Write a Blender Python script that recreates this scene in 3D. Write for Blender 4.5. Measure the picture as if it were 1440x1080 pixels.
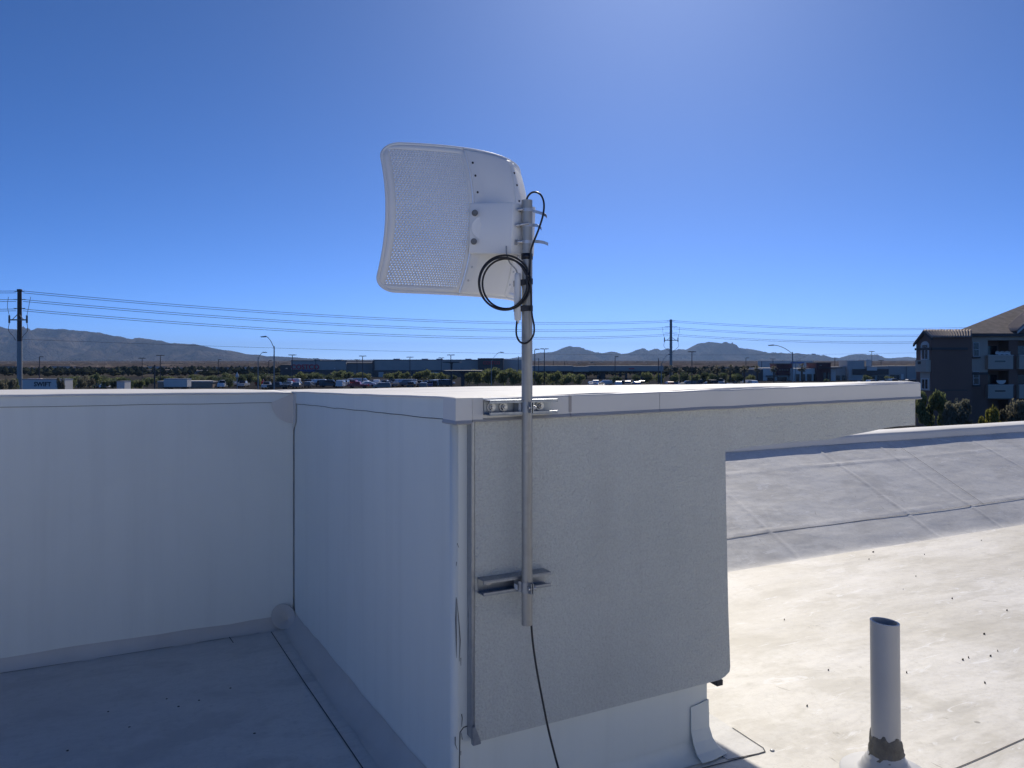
import bpy, bmesh, math, random
from mathutils import Vector, Matrix, noise
random.seed(7)
for o in list(bpy.data.objects): bpy.data.objects.remove(o)
SC = bpy.context.scene
COL = SC.collection
# ------------------------------------------------------------------ camera, sky, sun, exposure
F, CX, HY = 1082.0, 720.0, 510.0          # focal length in photo pixels, centre column, horizon row
EYE = 7.0                                  # eye height above the street
cam = bpy.data.cameras.new('camera'); camo = bpy.data.objects.new('camera', cam); COL.objects.link(camo)
camo.location = (0, 0, EYE); camo.rotation_euler = (math.radians(90), 0, 0)
cam.sensor_width = 36; cam.lens = 36*F/1440; cam.shift_y = -30/1440
cam.clip_start = 0.05; cam.clip_end = 60000
SC.camera = camo
SUN_AZ, SUN_EL = 11.0, 35.0                # degrees right of the view direction, above the horizon
world = bpy.data.worlds.new('World'); SC.world = world; world.use_nodes = True
wn = world.node_tree; bg = wn.nodes['Background']
sky = wn.nodes.new('ShaderNodeTexSky'); sky.sky_type = 'NISHITA'; sky.sun_disc = False
sky.sun_elevation = math.radians(SUN_EL); sky.sun_rotation = math.radians(SUN_AZ)
sky.altitude = 700; sky.air_density = 0.3; sky.dust_density = 0.28; sky.ozone_density = 10.0
hs = wn.nodes.new('ShaderNodeHueSaturation'); hs.inputs['Saturation'].default_value = 1.07
wn.links.new(sky.outputs[0], hs.inputs['Color']); wn.links.new(hs.outputs[0], bg.inputs[0]); bg.inputs[1].default_value = 0.108
sl = bpy.data.lights.new('sun', 'SUN'); sl.energy = 2.6; sl.angle = math.radians(0.53); sl.color = (1, .925, .81)
slo = bpy.data.objects.new('sun', sl); COL.objects.link(slo); slo.location = (20, 60, 60)
_a, _e = math.radians(SUN_AZ), math.radians(SUN_EL)
SDIR = Vector((math.sin(_a)*math.cos(_e), math.cos(_a)*math.cos(_e), math.sin(_e)))
slo.rotation_euler = SDIR.to_track_quat('Z', 'Y').to_euler()
SC.view_settings.view_transform = 'Standard'; SC.view_settings.look = 'None'
SC.view_settings.exposure = 0.62; SC.view_settings.gamma = 1.0
SC.view_settings.use_curve_mapping = False
SC.cycles.max_bounces = 8; SC.cycles.transparent_max_bounces = 12

# ------------------------------------------------------------------ materials
def new_mat(name):
    m = bpy.data.materials.new(name); m.use_nodes = True
    nt = m.node_tree; b = nt.nodes['Principled BSDF']
    return m, nt, b
def N(nt, t, **kw):
    n = nt.nodes.new(t)
    for k, v in kw.items():
        if hasattr(n, k): setattr(n, k, v)
        else: n.inputs[k].default_value = v
    return n
def coords(nt, scale=(1, 1, 1), rot=(0, 0, 0)):
    tc = N(nt, 'ShaderNodeTexCoord'); mp = N(nt, 'ShaderNodeMapping')
    mp.inputs['Scale'].default_value = scale; mp.inputs['Rotation'].default_value = rot
    nt.links.new(tc.outputs['Object'], mp.inputs[0]); return mp.outputs[0]
def ramp(nt, fac, stops):
    r = N(nt, 'ShaderNodeValToRGB'); el = r.color_ramp.elements
    while len(el) < len(stops): el.new(0.5)
    for e, (p, c) in zip(el, stops):
        e.position = p; e.color = (c[0], c[1], c[2], 1) if not isinstance(c, (int, float)) else (c, c, c, 1)
    nt.links.new(fac, r.inputs[0]); return r.outputs[0]
def mix(nt, fac, a, b, mode='MIX'):
    m = N(nt, 'ShaderNodeMix'); m.data_type = 'RGBA'; m.blend_type = mode
    for s, v in ((0, fac), (6, a), (7, b)):
        if isinstance(v, (int, float)): m.inputs[s].default_value = v if s == 0 else (v, v, v, 1)
        elif isinstance(v, tuple): m.inputs[s].default_value = (*v, 1)
        else: nt.links.new(v, m.inputs[s])
    return m.outputs[2]
def noise_t(nt, vec, scale, detail=4, rough=.55, dist=0):
    n = N(nt, 'ShaderNodeTexNoise'); n.inputs['Scale'].default_value = scale
    n.inputs['Detail'].default_value = detail; n.inputs['Roughness'].default_value = rough
    n.inputs['Distortion'].default_value = dist; nt.links.new(vec, n.inputs['Vector']); return n.outputs[0]
def bump(nt, b, hs, dist, strength=1.0):
    prev = None
    for h, d in zip(hs, dist):
        bn = N(nt, 'ShaderNodeBump'); bn.inputs['Strength'].default_value = strength
        bn.inputs['Distance'].default_value = d; nt.links.new(h, bn.inputs['Height'])
        if prev: nt.links.new(prev, bn.inputs['Normal'])
        prev = bn.outputs[0]
    nt.links.new(prev, b.inputs['Normal'])
def plain(name, col, rough=.6, metal=0, var=.12, nscale=4.0, bmp=0, spec=.5):
    m, nt, b = new_mat(name)
    v = coords(nt); n = noise_t(nt, v, nscale, 5, .6)
    lo = tuple(c*(1-var) for c in col); hi = tuple(min(1, c*(1+var)) for c in col)
    nt.links.new(ramp(nt, n, [(.3, lo), (.7, hi)]), b.inputs['Base Color'])
    b.inputs['Roughness'].default_value = rough; b.inputs['Metallic'].default_value = metal
    b.inputs['Specular IOR Level'].default_value = spec
    if bmp: bump(nt, b, [noise_t(nt, v, nscale*6, 4)], [bmp])
    return m
def membrane(name, base, dirt, amount=.5, rough=.42, streak=False, marks=True, bd=.004, stain=False):
    m, nt, b = new_mat(name)
    v = coords(nt)
    big = noise_t(nt, v, .9, 6, .62, .6)
    fac = ramp(nt, big, [(.38, 0), (.68, 1)])
    fs = N(nt, 'ShaderNodeMath', operation='MULTIPLY'); nt.links.new(fac, fs.inputs[0]); fs.inputs[1].default_value = amount
    c = mix(nt, fs.outputs[0], base, dirt)
    if stain:                                   # drying rings and tide marks left by ponding water
        n2 = noise_t(nt, coords(nt, (1, 1.5, 1)), 2.2, 9, .72, .25)
        c = mix(nt, ramp(nt, n2, [(.40, .55), (.52, 0)]), c, tuple(x*.82 for x in dirt))
        c = mix(nt, ramp(nt, n2, [(.52, 0), (.545, .22), (.58, 0)]), c, tuple(x*.72 for x in dirt))
        n3 = noise_t(nt, coords(nt, (1, 1, 1)), 34, 4, .7)
        c = mix(nt, ramp(nt, n3, [(.56, 0), (.72, .35)]), c, tuple(x*.7 for x in dirt))
    if marks:                                   # pale scuffs, and a few dark specks and scrapes
        sv = coords(nt, (3, 11, 3), (0, 0, .5)); s = noise_t(nt, sv, 1.3, 8, .74, 1.2)
        c = mix(nt, ramp(nt, s, [(.585, 0), (.64, .75)]), c, (.88, .87, .85))
        sv2 = coords(nt, (7, 2.4, 3), (0, 0, -.3)); s2 = noise_t(nt, sv2, 2.1, 8, .72, 1.0)
        c = mix(nt, ramp(nt, s2, [(.635, 0), (.675, .65)]), c, tuple(x*.5 for x in dirt))
        vo = N(nt, 'ShaderNodeTexVoronoi'); vo.inputs['Scale'].default_value = 3.0; nt.links.new(v, vo.inputs['Vector'])
        c = mix(nt, ramp(nt, vo.outputs['Distance'], [(.02, .7), (.035, 0)]), c, tuple(x*.3 for x in dirt))
    if streak:
        sv = coords(nt, (7, 7, .35)); s = noise_t(nt, sv, 1.6, 6, .6)
        c = mix(nt, ramp(nt, s, [(.48, 0), (.72, .15)]), c, tuple(x*.72 for x in dirt))
    nt.links.new(c, b.inputs['Base Color'])
    b.inputs['Roughness'].default_value = rough
    b.inputs['Specular IOR Level'].default_value = .35
    wv = coords(nt, (1, 2.5, 1), (0, 0, .2))
    bump(nt, b, [noise_t(nt, wv, 2.2, 3, .5), noise_t(nt, v, 26, 4, .6), noise_t(nt, v, 240, 2, .5)], [bd*2.5, bd*.25, bd*.08])
    return m
M = {}
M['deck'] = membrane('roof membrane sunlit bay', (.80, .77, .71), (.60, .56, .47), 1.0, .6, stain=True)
M['deck_shade'] = membrane('roof membrane shade-toned soiled bay', (.66, .65, .62), (.52, .51, .49), .9, .6, marks=False, stain=True)  # same dirty membrane, greyed further to put this bay's shade into the colour
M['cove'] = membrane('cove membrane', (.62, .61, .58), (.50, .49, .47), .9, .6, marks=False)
M['slope'] = membrane('roof membrane sloped', (.80, .785, .75), (.66, .64, .60), .7, .65, stain=True)
M['wall'] = membrane('wall membrane', (.81, .84, .80), (.74, .77, .73), .6, .5, streak=True, marks=False, bd=.003)
M['cap'] = membrane('cap membrane', (.80, .78, .73), (.68, .65, .60), .6, .6, marks=False)
M['patch'] = membrane('membrane patch', (.74, .72, .68), (.64, .62, .58), .8, .5, marks=False)
M['seam'] = plain('seam sealant line', (.05, .05, .055), .8)
M['coping'] = plain('painted coping metal', (.70, .69, .66), .42, 0, .05, 3)
M['copinglip'] = plain('coping drip edge', (.42, .42, .43), .5, 0, .05, 3)
def stucco():
    m, nt, b = new_mat('grey sand stucco')
    v = coords(nt); n = noise_t(nt, v, 2.2, 5, .6); g = noise_t(nt, v, 165, 3, .65)
    c = ramp(nt, n, [(.3, (.63, .65, .61)), (.7, (.72, .735, .69))])
    c = mix(nt, ramp(nt, g, [(.36, .42), (.58, 0)]), c, (.48, .475, .455))
    w_ = noise_t(nt, coords(nt, (5, 5, .5)), 1.4, 7, .65, .4); c = mix(nt, ramp(nt, w_, [(.50, 0), (.70, .22)]), c, (.50, .49, .46))
    p_ = noise_t(nt, v, 9, 6, .7); c = mix(nt, ramp(nt, p_, [(.58, 0), (.75, .25)]), c, (.52, .51, .485))
    nt.links.new(c, b.inputs['Base Color']); b.inputs['Roughness'].default_value = .9
    b.inputs['Specular IOR Level'].default_value = .2
    g2 = noise_t(nt, v, 95, 3, .65)
    bump(nt, b, [g2, g], [.006, .003]); return m
M['stucco'] = stucco()
M['foam'] = plain('stucco edge bead', (.62, .61, .58), .8)
def galv(name, col, rough, sc=60):
    m, nt, b = new_mat(name)
    v = coords(nt); vo = N(nt, 'ShaderNodeTexVoronoi'); vo.inputs['Scale'].default_value = sc; nt.links.new(v, vo.inputs['Vector'])
    s = noise_t(nt, coords(nt, (40, 40, 1.2)), 2, 4)
    c = mix(nt, vo.outputs['Color'], tuple(x*.86 for x in col), col)
    c = mix(nt, ramp(nt, s, [(.45, 0), (.7, .4)]), c, tuple(x*.6 for x in col))
    nt.links.new(c, b.inputs['Base Color']); b.inputs['Metallic'].default_value = .6
    r = ramp(nt, s, [(.3, rough), (.7, rough+.18)]); nt.links.new(r, b.inputs['Roughness'])
    return m
M['galv'] = galv('galvanised tube', (.44, .435, .41), .42)
M['zinc'] = galv('zinc plated strut', (.36, .39, .43), .25, 90)
M['bolt'] = galv('bolt steel', (.62, .62, .62), .22, 200)
M['insulator_metal'] = plain('dark bolt metal', (.16, .16, .16), .4, .6)
M['white'] = plain('white antenna plastic', (.80, .81, .82), .42, 0, .02, 6)
M['white2'] = plain('white plastic housing', (.78, .78, .76), .5, 0, .03, 9)
M['black'] = plain('black cable jacket', (.012, .013, .018), .42)
M['tape'] = plain('black vinyl tape', (.012, .014, .022), .5)
M['greycord'] = plain('grey patch cord', (.34, .36, .38), .5)
M['pvc'] = plain('grey vent pipe', (.50, .50, .50), .38, 0, .04, 5)
M['sealant'] = plain('grey brown pipe sealant', (.16, .15, .13), .75, 0, .3, 30, .004)
M['boot'] = plain('moulded pipe boot', (.60, .60, .60), .5, 0, .05, 8)
M['debris'] = plain('dry leaf debris', (.05, .042, .035), .9)

# ------------------------------------------------------------------ mesh helpers
class MB:
    def __init__(s, off=(0, 0, 0)):
        s.v = []; s.f = []; s.m = []; s.sm = []; s.off = Vector(off)
    def add(s, vs, fs, mi=0, smooth=False):
        n = len(s.v); s.v += [tuple(Vector(p)-s.off) for p in vs]
        for f in fs: s.f.append([i+n for i in f]); s.m.append(mi); s.sm.append(smooth)
        return s
    def box(s, a, b, mi=0):
        x0, y0, z0 = a; x1, y1, z1 = b
        return s.add([(x0,y0,z0),(x1,y0,z0),(x1,y1,z0),(x0,y1,z0),(x0,y0,z1),(x1,y0,z1),(x1,y1,z1),(x0,y1,z1)],
              [(0,3,2,1),(4,5,6,7),(0,1,5,4),(1,2,6,5),(2,3,7,6),(3,0,4,7)], mi)
    def prism(s, poly, d, mi=0, smooth=False):
        """poly: list of 3d points (one face); d: extrusion vector"""
        n = len(poly); d = Vector(d)
        vs = [Vector(p) for p in poly] + [Vector(p)+d for p in poly]
        fs = [list(range(n))[::-1], list(range(n, 2*n))]
        s.add(vs, fs, mi)
        return s.add(vs, [(i, (i+1) % n, n+(i+1) % n, n+i) for i in range(n)], mi, smooth)
    def tube(s, pts, r, n=8, mi=0, cap=True, closed=False):
        pts = [Vector(p) for p in pts]; rs = r if isinstance(r, (list, tuple)) else [r]*len(pts)
        up = None; rings = []; L = len(pts)
        for i, p in enumerate(pts):
            if closed: t = pts[(i+1) % L]-pts[i-1]
            else: t = pts[min(i+1, L-1)]-pts[max(i-1, 0)]
            t.normalize()
            if up is None:
                up = Vector((0, 0, 1)) if abs(t.z) < .9 else Vector((1, 0, 0))
            a = t.cross(up).normalized(); up = a.cross(t).normalized()
            rings.append([p+rs[i]*(math.cos(2*math.pi*k/n)*a+math.sin(2*math.pi*k/n)*up) for k in range(n)])
        vs = [q for r_ in rings for q in r_]; fs = []
        for i in range(L if closed else L-1):
            j = (i+1) % L
            for k in range(n): fs.append((i*n+k, i*n+(k+1) % n, j*n+(k+1) % n, j*n+k))
        s.add(vs, fs, mi, True)
        if cap and not closed:
            s.add(rings[0], [list(range(n))[::-1]], mi); s.add(rings[-1], [list(range(n))], mi)
        return s
    def lathe(s, prof, c, n=24, mi=0, smooth=True):
        vs = []; c = Vector(c)
        for (r, z) in prof:
            for k in range(n): vs.append(c+Vector((r*math.cos(2*math.pi*k/n), r*math.sin(2*math.pi*k/n), z)))
        fs = [(i*n+k, i*n+(k+1) % n, (i+1)*n+(k+1) % n, (i+1)*n+k) for i in range(len(prof)-1) for k in range(n)]
        return s.add(vs, fs, mi, smooth)
    def grid(s, fn, nu, nv, mi=0, smooth=True):
        vs = [fn(i/nu, j/nv) for j in range(nv+1) for i in range(nu+1)]
        fs = [(j*(nu+1)+i, j*(nu+1)+i+1, (j+1)*(nu+1)+i+1, (j+1)*(nu+1)+i) for j in range(nv) for i in range(nu)]
        return s.add(vs, fs, mi, smooth)
    def mesh(s, name, mats):
        me = bpy.data.meshes.new(name); me.from_pydata(s.v, [], s.f)
        for m in (mats if isinstance(mats, (list, tuple)) else [mats]): me.materials.append(m)
        me.polygons.foreach_set('material_index', s.m); me.polygons.foreach_set('use_smooth', s.sm)
        me.update(); return me
    def build(s, name, mats, parent=None, bevel=0, solid=0, fix=False):
        me = s.mesh(name, mats)
        if fix:
            bm = bmesh.new(); bm.from_mesh(me); bmesh.ops.remove_doubles(bm, verts=bm.verts, dist=1e-5)
            bmesh.ops.recalc_face_normals(bm, faces=bm.faces); bm.to_mesh(me); bm.free()
        o = bpy.data.objects.new(name, me); COL.objects.link(o); o.parent = parent
        if solid:
            md = o.modifiers.new('thickness', 'SOLIDIFY'); md.thickness = solid; md.offset = 0
        if bevel:
            md = o.modifiers.new('bevel', 'BEVEL'); md.width = bevel; md.segments = 2; md.limit_method = 'ANGLE'
        return o
def tag(o, label=None, cat=None, group=None, kind=None):
    if label: o['label'] = label
    if cat: o['category'] = cat
    if group: o['group'] = group
    if kind: o['kind'] = kind
    return o
def empty(name, loc, rz=0.0, label=None, cat=None, group=None):
    o = bpy.data.objects.new(name, None); COL.objects.link(o); o.location = loc; o.rotation_euler = (0, 0, rz)
    o.empty_display_size = .1
    return tag(o, label, cat, group)
def link_copy(o, parent=None):
    c = o.copy(); COL.objects.link(c); c.parent = parent; return c
def copy_tree(o, parent=None):
    c = link_copy(o, parent)
    for ch in list(o.children):
        d = link_copy(ch, c)
        for g in list(ch.children): link_copy(g, d)
    return c
def smooth_path(pts, sub=6):
    pts = [Vector(p) for p in pts]; out = []
    for i in range(len(pts)-1):
        p0 = pts[max(i-1, 0)]; p1 = pts[i]; p2 = pts[i+1]; p3 = pts[min(i+2, len(pts)-1)]
        for k in range(sub):
            t = k/sub
            out.append(.5*((2*p1)+(p2-p0)*t+(2*p0-5*p1+4*p2-p3)*t*t+(3*p1-p0-3*p2+p3)*t**3))
    out.append(pts[-1]); return out
def fbm(x, y, o=5, seed=0.0):
    return noise.fractal(Vector((x, y, seed)), 1.0, 2.0, o)
def lerp_tab(tab, x):
    if x <= tab[0][0]: return tab[0][1]
    for (a, b), (c, d) in zip(tab, tab[1:]):
        if x <= c: return b+(d-b)*(x-a)/(c-a)
    return tab[-1][1]
def at(px, py, Y):
    """the place in the world, Y metres ahead, that the survey of the photograph gives"""
    return Vector(((px-CX)/F*Y, Y, EYE+(HY-py)/F*Y))
# roof grid: u runs along the stucco wall, v runs away from the camera, rotated RA from world X
RA = math.radians(27.12)
CU, SU = math.cos(RA), math.sin(RA)
def uz(px, v):                                # u of a column on the plane v = const
    k = (px-CX)/F; Y = v/(CU-SU*k); return CU*k*Y+SU*Y
def zz(px, py, v):                            # height (eye = 0) of a pixel on that plane
    k = (px-CX)/F; Y = v/(CU-SU*k); return (HY-py)/F*Y
def roof_w(u, v, z): return Vector((CU*u-SU*v, SU*u+CU*v, EYE+z))
def to_uv(p): return Vector((CU*p.x+SU*p.y, -SU*p.x+CU*p.y, p.z-EYE))
def roof_thing(name, base, label, cat, group=None):
    return empty(name, roof_w(*base), RA, label, cat, group)

# ------------------------------------------------------------------ roof deck
def deck_z(v): return -1.262-.044*(v-1.91)
VB, VPF, VPB, ZPT = 3.79, 5.066, 5.375, -.694   # bend, parapet front, parapet back, parapet top
ZB = deck_z(VB); UC = uz(636, 1.935); VW = 4.05; UEND = uz(1287, 1.91)
def deck_obj(name, mat, u0, u1, v0, v1, nu, nv, dz=0):
    mb = MB()
    mb.grid(lambda a, b: (u0+(u1-u0)*a, v0+(v1-v0)*b, deck_z(v0+(v1-v0)*b)+dz+.006*fbm((u0+(u1-u0)*a)*.7, (v0+(v1-v0)*b)*1.1, 4, 3.3)), nu, nv)
    o = mb.build(name, mat); o.location = (0, 0, EYE); o.rotation_euler = (0, 0, RA)
    return tag(o, kind='structure')
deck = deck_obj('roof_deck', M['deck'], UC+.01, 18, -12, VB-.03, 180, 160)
deck2 = deck_obj('roof_bay', M['deck_shade'], -14, UC+.012, -12, VW+.02, 140, 160)
def deckh(u, v): return deck_z(v)+.006*fbm(u*.7, v*1.1, 4, 3.3)
def seam(path, parent, w=.004, dz=.002, name='seam', mat='seam'):
    mb = MB(); pts = [Vector(p) for p in path]; vs = []; fs = []
    for i, p in enumerate(pts):
        t = (pts[min(i+1, len(pts)-1)]-pts[max(i-1, 0)]); n = Vector((-t.y, t.x, 0)).normalized()*w/2
        vs += [p+n+Vector((0, 0, dz)), p-n+Vector((0, 0, dz))]
    for i in range(len(pts)-1): fs.append((2*i, 2*i+1, 2*i+3, 2*i+2))
    mb.add(vs, fs); return mb.build(name, M[mat], parent)
def deck_line(a, b, n=24, wob=.004, dz=.0):
    out = []
    for i in range(n+1):
        t = i/n; u = a[0]+(b[0]-a[0])*t; v = a[1]+(b[1]-a[1])*t
        u += wob*fbm(u*2, v*2, 2, 8.); v += wob*fbm(u*2, v*2, 2, 5.)
        out.append((u, v, deckh(u, v)+dz))
    return out
uvf = lambda px, py: (lambda Y: (CU*(px-CX)/F*Y+SU*Y, -SU*(px-CX)/F*Y+CU*Y))
def deck_uv(px, py):                           # place on the deck under a pixel
    k = (px-CX)/F; s = (py-HY)/F
    v1 = CU-SU*k                                # v = v1*Y ; -s*Y = deck_z(v)
    Y = (1.262-.044*1.91)/(s-.044*v1)
    return (CU*k*Y+SU*Y, v1*Y)
ls = deck_uv(370, 890); lc = deck_uv(382, 890); lb = deck_uv(510, 1080)
seam(deck_line((-6, ls[1]), (ls[0]-.02, ls[1])), deck2)
seam(deck_line((lc[0], lc[1]+.01), (lb[0], -2)), deck2)
p1, p2 = deck_uv(322, 896), deck_uv(328, 905)
seam(deck_line(p1, p2, 4), deck2)
# seams and patches on the sunlit bay
p1, p2 = deck_uv(1345, 1080), deck_uv(1440, 1040)
d_ = ((p2[0]-p1[0]), (p2[1]-p1[1])); seam(deck_line((p1[0]-d_[0]*2, p1[1]-d_[1]*2), (p1[0]+d_[0]*14, p1[1]+d_[1]*14), 60), deck)
p1, p2 = deck_uv(990, 1080), deck_uv(1076, 1056)
seam(deck_line((p1[0]-.8, p1[1]), p1, 12), deck); seam(deck_line(p1, p2), deck)
# T-joint patch on the deck beside the plinth
pp = [deck_uv(*q) for q in ((997, 1003), (1030, 1024), (1073, 1051), (1076, 1056), (1066, 1059), (1024, 1068), (1016, 1064), (984, 1046))]
mb = MB(); mb.prism([(a, b, deckh(a, b)-.002) for a, b in pp], (0, 0, .0035)); po = mb.build('membrane_patch', M['slope'], deck)
loop = [(a, b, deckh(a, b)+.001) for a, b in pp]; seam(loop[1:]+[loop[0]], deck, .0035)
q = deck_uv(1086, 1054)
mb = MB(); mb.lathe([(.001, .006), (.0035, .006), (.007, .005), (.009, 0)], (q[0], q[1], deckh(*q)-.002), 10)
mb.build('fastener_cap', M['pvc'], deck)
# drawn circle marks and scattered debris
mb = MB()
for (px, py, s) in [(1228, 777, 8), (1300, 780, 3), (1288, 811, 4), (1222, 787, 3), (1362, 925, 4), (1354, 928, 5), (1393, 923, 4), (1403, 916, 3), (1384, 893, 5), (1339, 843, 5), (1165, 943, 3), (1135, 993, 3), (1103, 871, 3), (1270, 830, 2), (1416, 860, 4), (1380, 760, 3), (1308, 756, 3), (1385, 961, 5), (1275, 946, 4)]:
    u, v = deck_uv(px, py); w = s*.00055; z = deckh(u, v)-.002; a = random.uniform(-.5, .9)
    ca, sa = math.cos(a), math.sin(a)
    pts = [(u+ca*x-sa*y, v+sa*x+ca*y, z+h) for x, y, h in ((-w*2, -.2*w, .0), (-.5*w, -w, .004), (w*1.6, -.6*w, .001), (w*2, .5*w, .006), (0, w, .002), (-w*1.5, .6*w, .004))]
    mb.prism(pts, (0, 0, .004))
deb = mb.build('roof_debris', M['debris']); deb.location = (0, 0, EYE); deb.rotation_euler = (0, 0, RA)
tag(deb, 'dark leaf scraps and grit scattered on the sunlit roof', 'debris', kind='stuff')
mb = MB()
for (px, py) in [(152, 1000), (234, 982), (251, 993), (280, 984), (324, 967), (358, 1031), (182, 1022), (95, 1056), (862//2+95, 1042)]:
    u, v = deck_uv(px, py); mb.prism([(u+.005*math.cos(t)*random.uniform(.5, 1.2), v+.005*math.sin(t)*random.uniform(.5, 1.2), deckh(u, v)-.002) for t in (0, 1.3, 2.6, 3.9, 5.2)], (0, 0, .004))
deb = mb.build('roof_grit', M['debris']); deb.location = (0, 0, EYE); deb.rotation_euler = (0, 0, RA)
tag(deb, 'small dark grit on the shaded roof bay', 'debris', kind='stuff')

# ------------------------------------------------------------------ low parapet with its sloped membrane (right)
base = (6, VPF, ZB)
lp = roof_thing('low_parapet', base, 'low white membrane parapet with sloped foot along the right roof edge', 'parapet')
TS = (lambda a: a)(.445)
welts_u = [uz(1022, 4.2)+.0]
def slope_fn(a, b):
    u = 1.78+13.2*a; v = VB-.10+(VPF+.0-VB+.10)*b
    s = v-VB
    z = ZB+TS*(s if s > .05 else (max(0, s+.05)**2)/(.2) if s > -.05 else 0) if s > -.05 else deck_z(v)
    w = .0
    for vv, amp in ((VB+.30, .006), (VB+.985, .006)):
        w += amp*math.exp(-((v-vv-.02*fbm(u*.6, vv, 2, 1.))/.012)**2)*(0.6+.8*fbm(u*1.5, vv, 2, 4.))
    for uu, amp in ((4.15, .006), (5.65, .007), (6.45, .006), (7.9, .006), (9.6, .006)):
        w += amp*math.exp(-((u-uu-.06*(v-VB)-.015*fbm(v*3, uu, 2, 1.))/.014)**2)
    f_ = min(1, max(0, (v-VB+.02)/.15))
    z += w+f_*.007*fbm(u*.9, v*1.6, 4, 6.)+(1-f_)*.006*fbm(u*.7, v*1.1, 4, 3.3)
    return (u, v, z-.005+.009*min(1, b*5))
mb = MB(base); mb.grid(slope_fn, 620, 70); mb.build('sloped_foot', M['slope'], lp)
vs_ = VB+.27
seam([Vector((u, vs_+.006*math.sin(u*1.7), ZB+TS*(vs_-VB)+.007*fbm(u*.9, vs_*1.6, 4, 6.)+.006))-Vector(base) for u in [1.9+.1*i for i in range(125)]], lp, .006)
seam([Vector((6.6+.05*(v-VB)*3, v, ZB+TS*(v-VB)+.012))-Vector(base) for v in [VB+.25+.06*i for i in range(16)]], lp, .004)
def par_prof(u):
    w = .012*fbm(u*.8, 2., 3, 2.)
    zf = ZB+TS*(VPF-VB)-.03
    return [(VPF+.0+w, zf), (VPF+.005+w, zf+.06), (VPF+.012+w, ZPT-.03), (VPF+.022+w, ZPT-.008), (VPF+.045+w, ZPT), (VPB-.03, ZPT+.004), (VPB, ZPT-.004), (VPB+.002, ZPT-.12)]
mb = MB(base); us = [1.78+.12*i for i in range(110)]; vs = []; fs = []
for u in us: vs += [(u, v, z+.004*fbm(u, v*3, 3, 9.)) for v, z in par_prof(u)]
for i in range(len(us)-1):
    for k in range(7): fs.append((i*8+k, (i+1)*8+k, (i+1)*8+k+1, i*8+k+1))
mb.add(vs, fs, 0, True); mb.build('parapet_cap', M['cap'], lp)
mb = MB(base); mb.box((-8, VPF-.15, -7), (1.9, VPB-.012, -.75)); mb.box((1.9, VPF+.05, -7), (15.5, VPB-.01, ZPT-.06)); mb.build('facade_wall', M['stucco'], lp)
seam([Vector((u, VPF-.012+.004*math.sin(u*2), ZB+TS*(VPF-VB)+.0+.004))-Vector(base) for u in [1.9+.15*i for i in range(86)]], lp, .005)

# ------------------------------------------------------------------ raised parapet block with stucco back
def top_z(u, v):
    d = v-1.91; dr = .02*max(0, d-2.14)
    if u < UC-.01: return -.1515+.0065*min(UC-u, 1.3)-dr*math.exp(-(UC-u)/.6)
    return -.0956+.0118*(max(u, UC)-UC)*max(0, 1-d/3)-.0265*min(d, 2.14)-dr
base = (UC, 1.935, deck_z(1.935))
tw = roof_thing('raised_parapet', base, 'raised white parapet block with grey stucco back and metal coping', 'parapet')
U1 = uz(994, 1.935); VB2 = 4.86
# membrane core: plinth and return wall, rounded front corner
def rr(u0, v0, r, n=6):
    return [(u0+r-r*math.cos(t), v0+r-r*math.sin(t)) for t in [math.pi/2*i/n for i in range(n+1)]]
mb = MB(base)
foot = [(UC, VB2)]+rr(UC, 1.935, .018)+[(U1, 1.935), (U1, VB2)]
nf = len(foot); vs = [(u, v, -1.5) for u, v in foot]+[(u, v, top_z(u, v)-.014) for u, v in foot]
mb.add(vs, [list(range(nf, 2*nf))]+[(i, (i+1) % nf, nf+(i+1) % nf, nf+i) for i in range(nf)]); core = mb.build('membrane_core', M['wall'], tw, fix=True)
for p in core.data.polygons:
    if abs(p.normal.z) < .5 and abs(p.normal.x) > .02 and abs(p.normal.y) > .02: p.use_smooth = True
mb = MB(base); mb.box((-7, VW, -1.6), (UC-.004, VB2-.004, -.168)); mb.build('rear_wall', M['wall'], tw)
mb = MB(base)
def lidpt(u, v): return (u, v, top_z(u, v)-.012)
mb.prism([(UC+.006, 1.95, -.225), (UEND-.012, 1.95, -.225), (UEND-.012, VB2-.006, -.225), (UC+.006, VB2-.006, -.225)], (0, 0, .035))
mb.add([(UC+.006, 1.95, -.19), (UEND-.012, 1.95, -.19), (UEND-.012, VB2-.006, -.19), (UC+.006, VB2-.006, -.19), lidpt(UC+.006, 1.95), lidpt(UEND-.012, 1.95), lidpt(UEND-.012, VB2-.006), lidpt(UC+.006, VB2-.006)],
       [(0,1,5,4),(1,2,6,5),(2,3,7,6),(3,0,4,7)])
mb.build('lid_frame', M['wall'], tw)
# top membrane, lit by the sun: L-shaped sheet in two butted pieces with slightly ragged edges
def sheet(name, u0, u1, v0, v1, nu, nv, mat):
    mb = MB(base)
    def fn(a, b):
        u = u0+(u1-u0)*a; v = v0+(v1-v0)*b
        if b == 0: v -= .004*fbm(u*6, 1, 3, 2.)
        return (u, v, top_z(u, v)+.003*fbm(u*2.5, v*2.5, 4, 1.)-(.006 if b in (0, 1) else 0))
    mb.grid(fn, nu, nv); return mb.build(name, M[mat], tw, solid=.006)
sheet('top_membrane', UC-.008, UEND+.004, 1.900, VB2+.01, 90, 60, 'cap')
sheet('top_membrane', -7, UC-.009, VW-.012, VB2+.01, 90, 20, 'cap')
for vv in (2.35, 3.1, 3.7):
    seam([Vector((u, vv+.03*u, top_z(u, vv+.03*u)+.007))-Vector(base) for u in [UC+.05+.1*i for i in range(18)]], tw, .006, name='seam')
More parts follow.
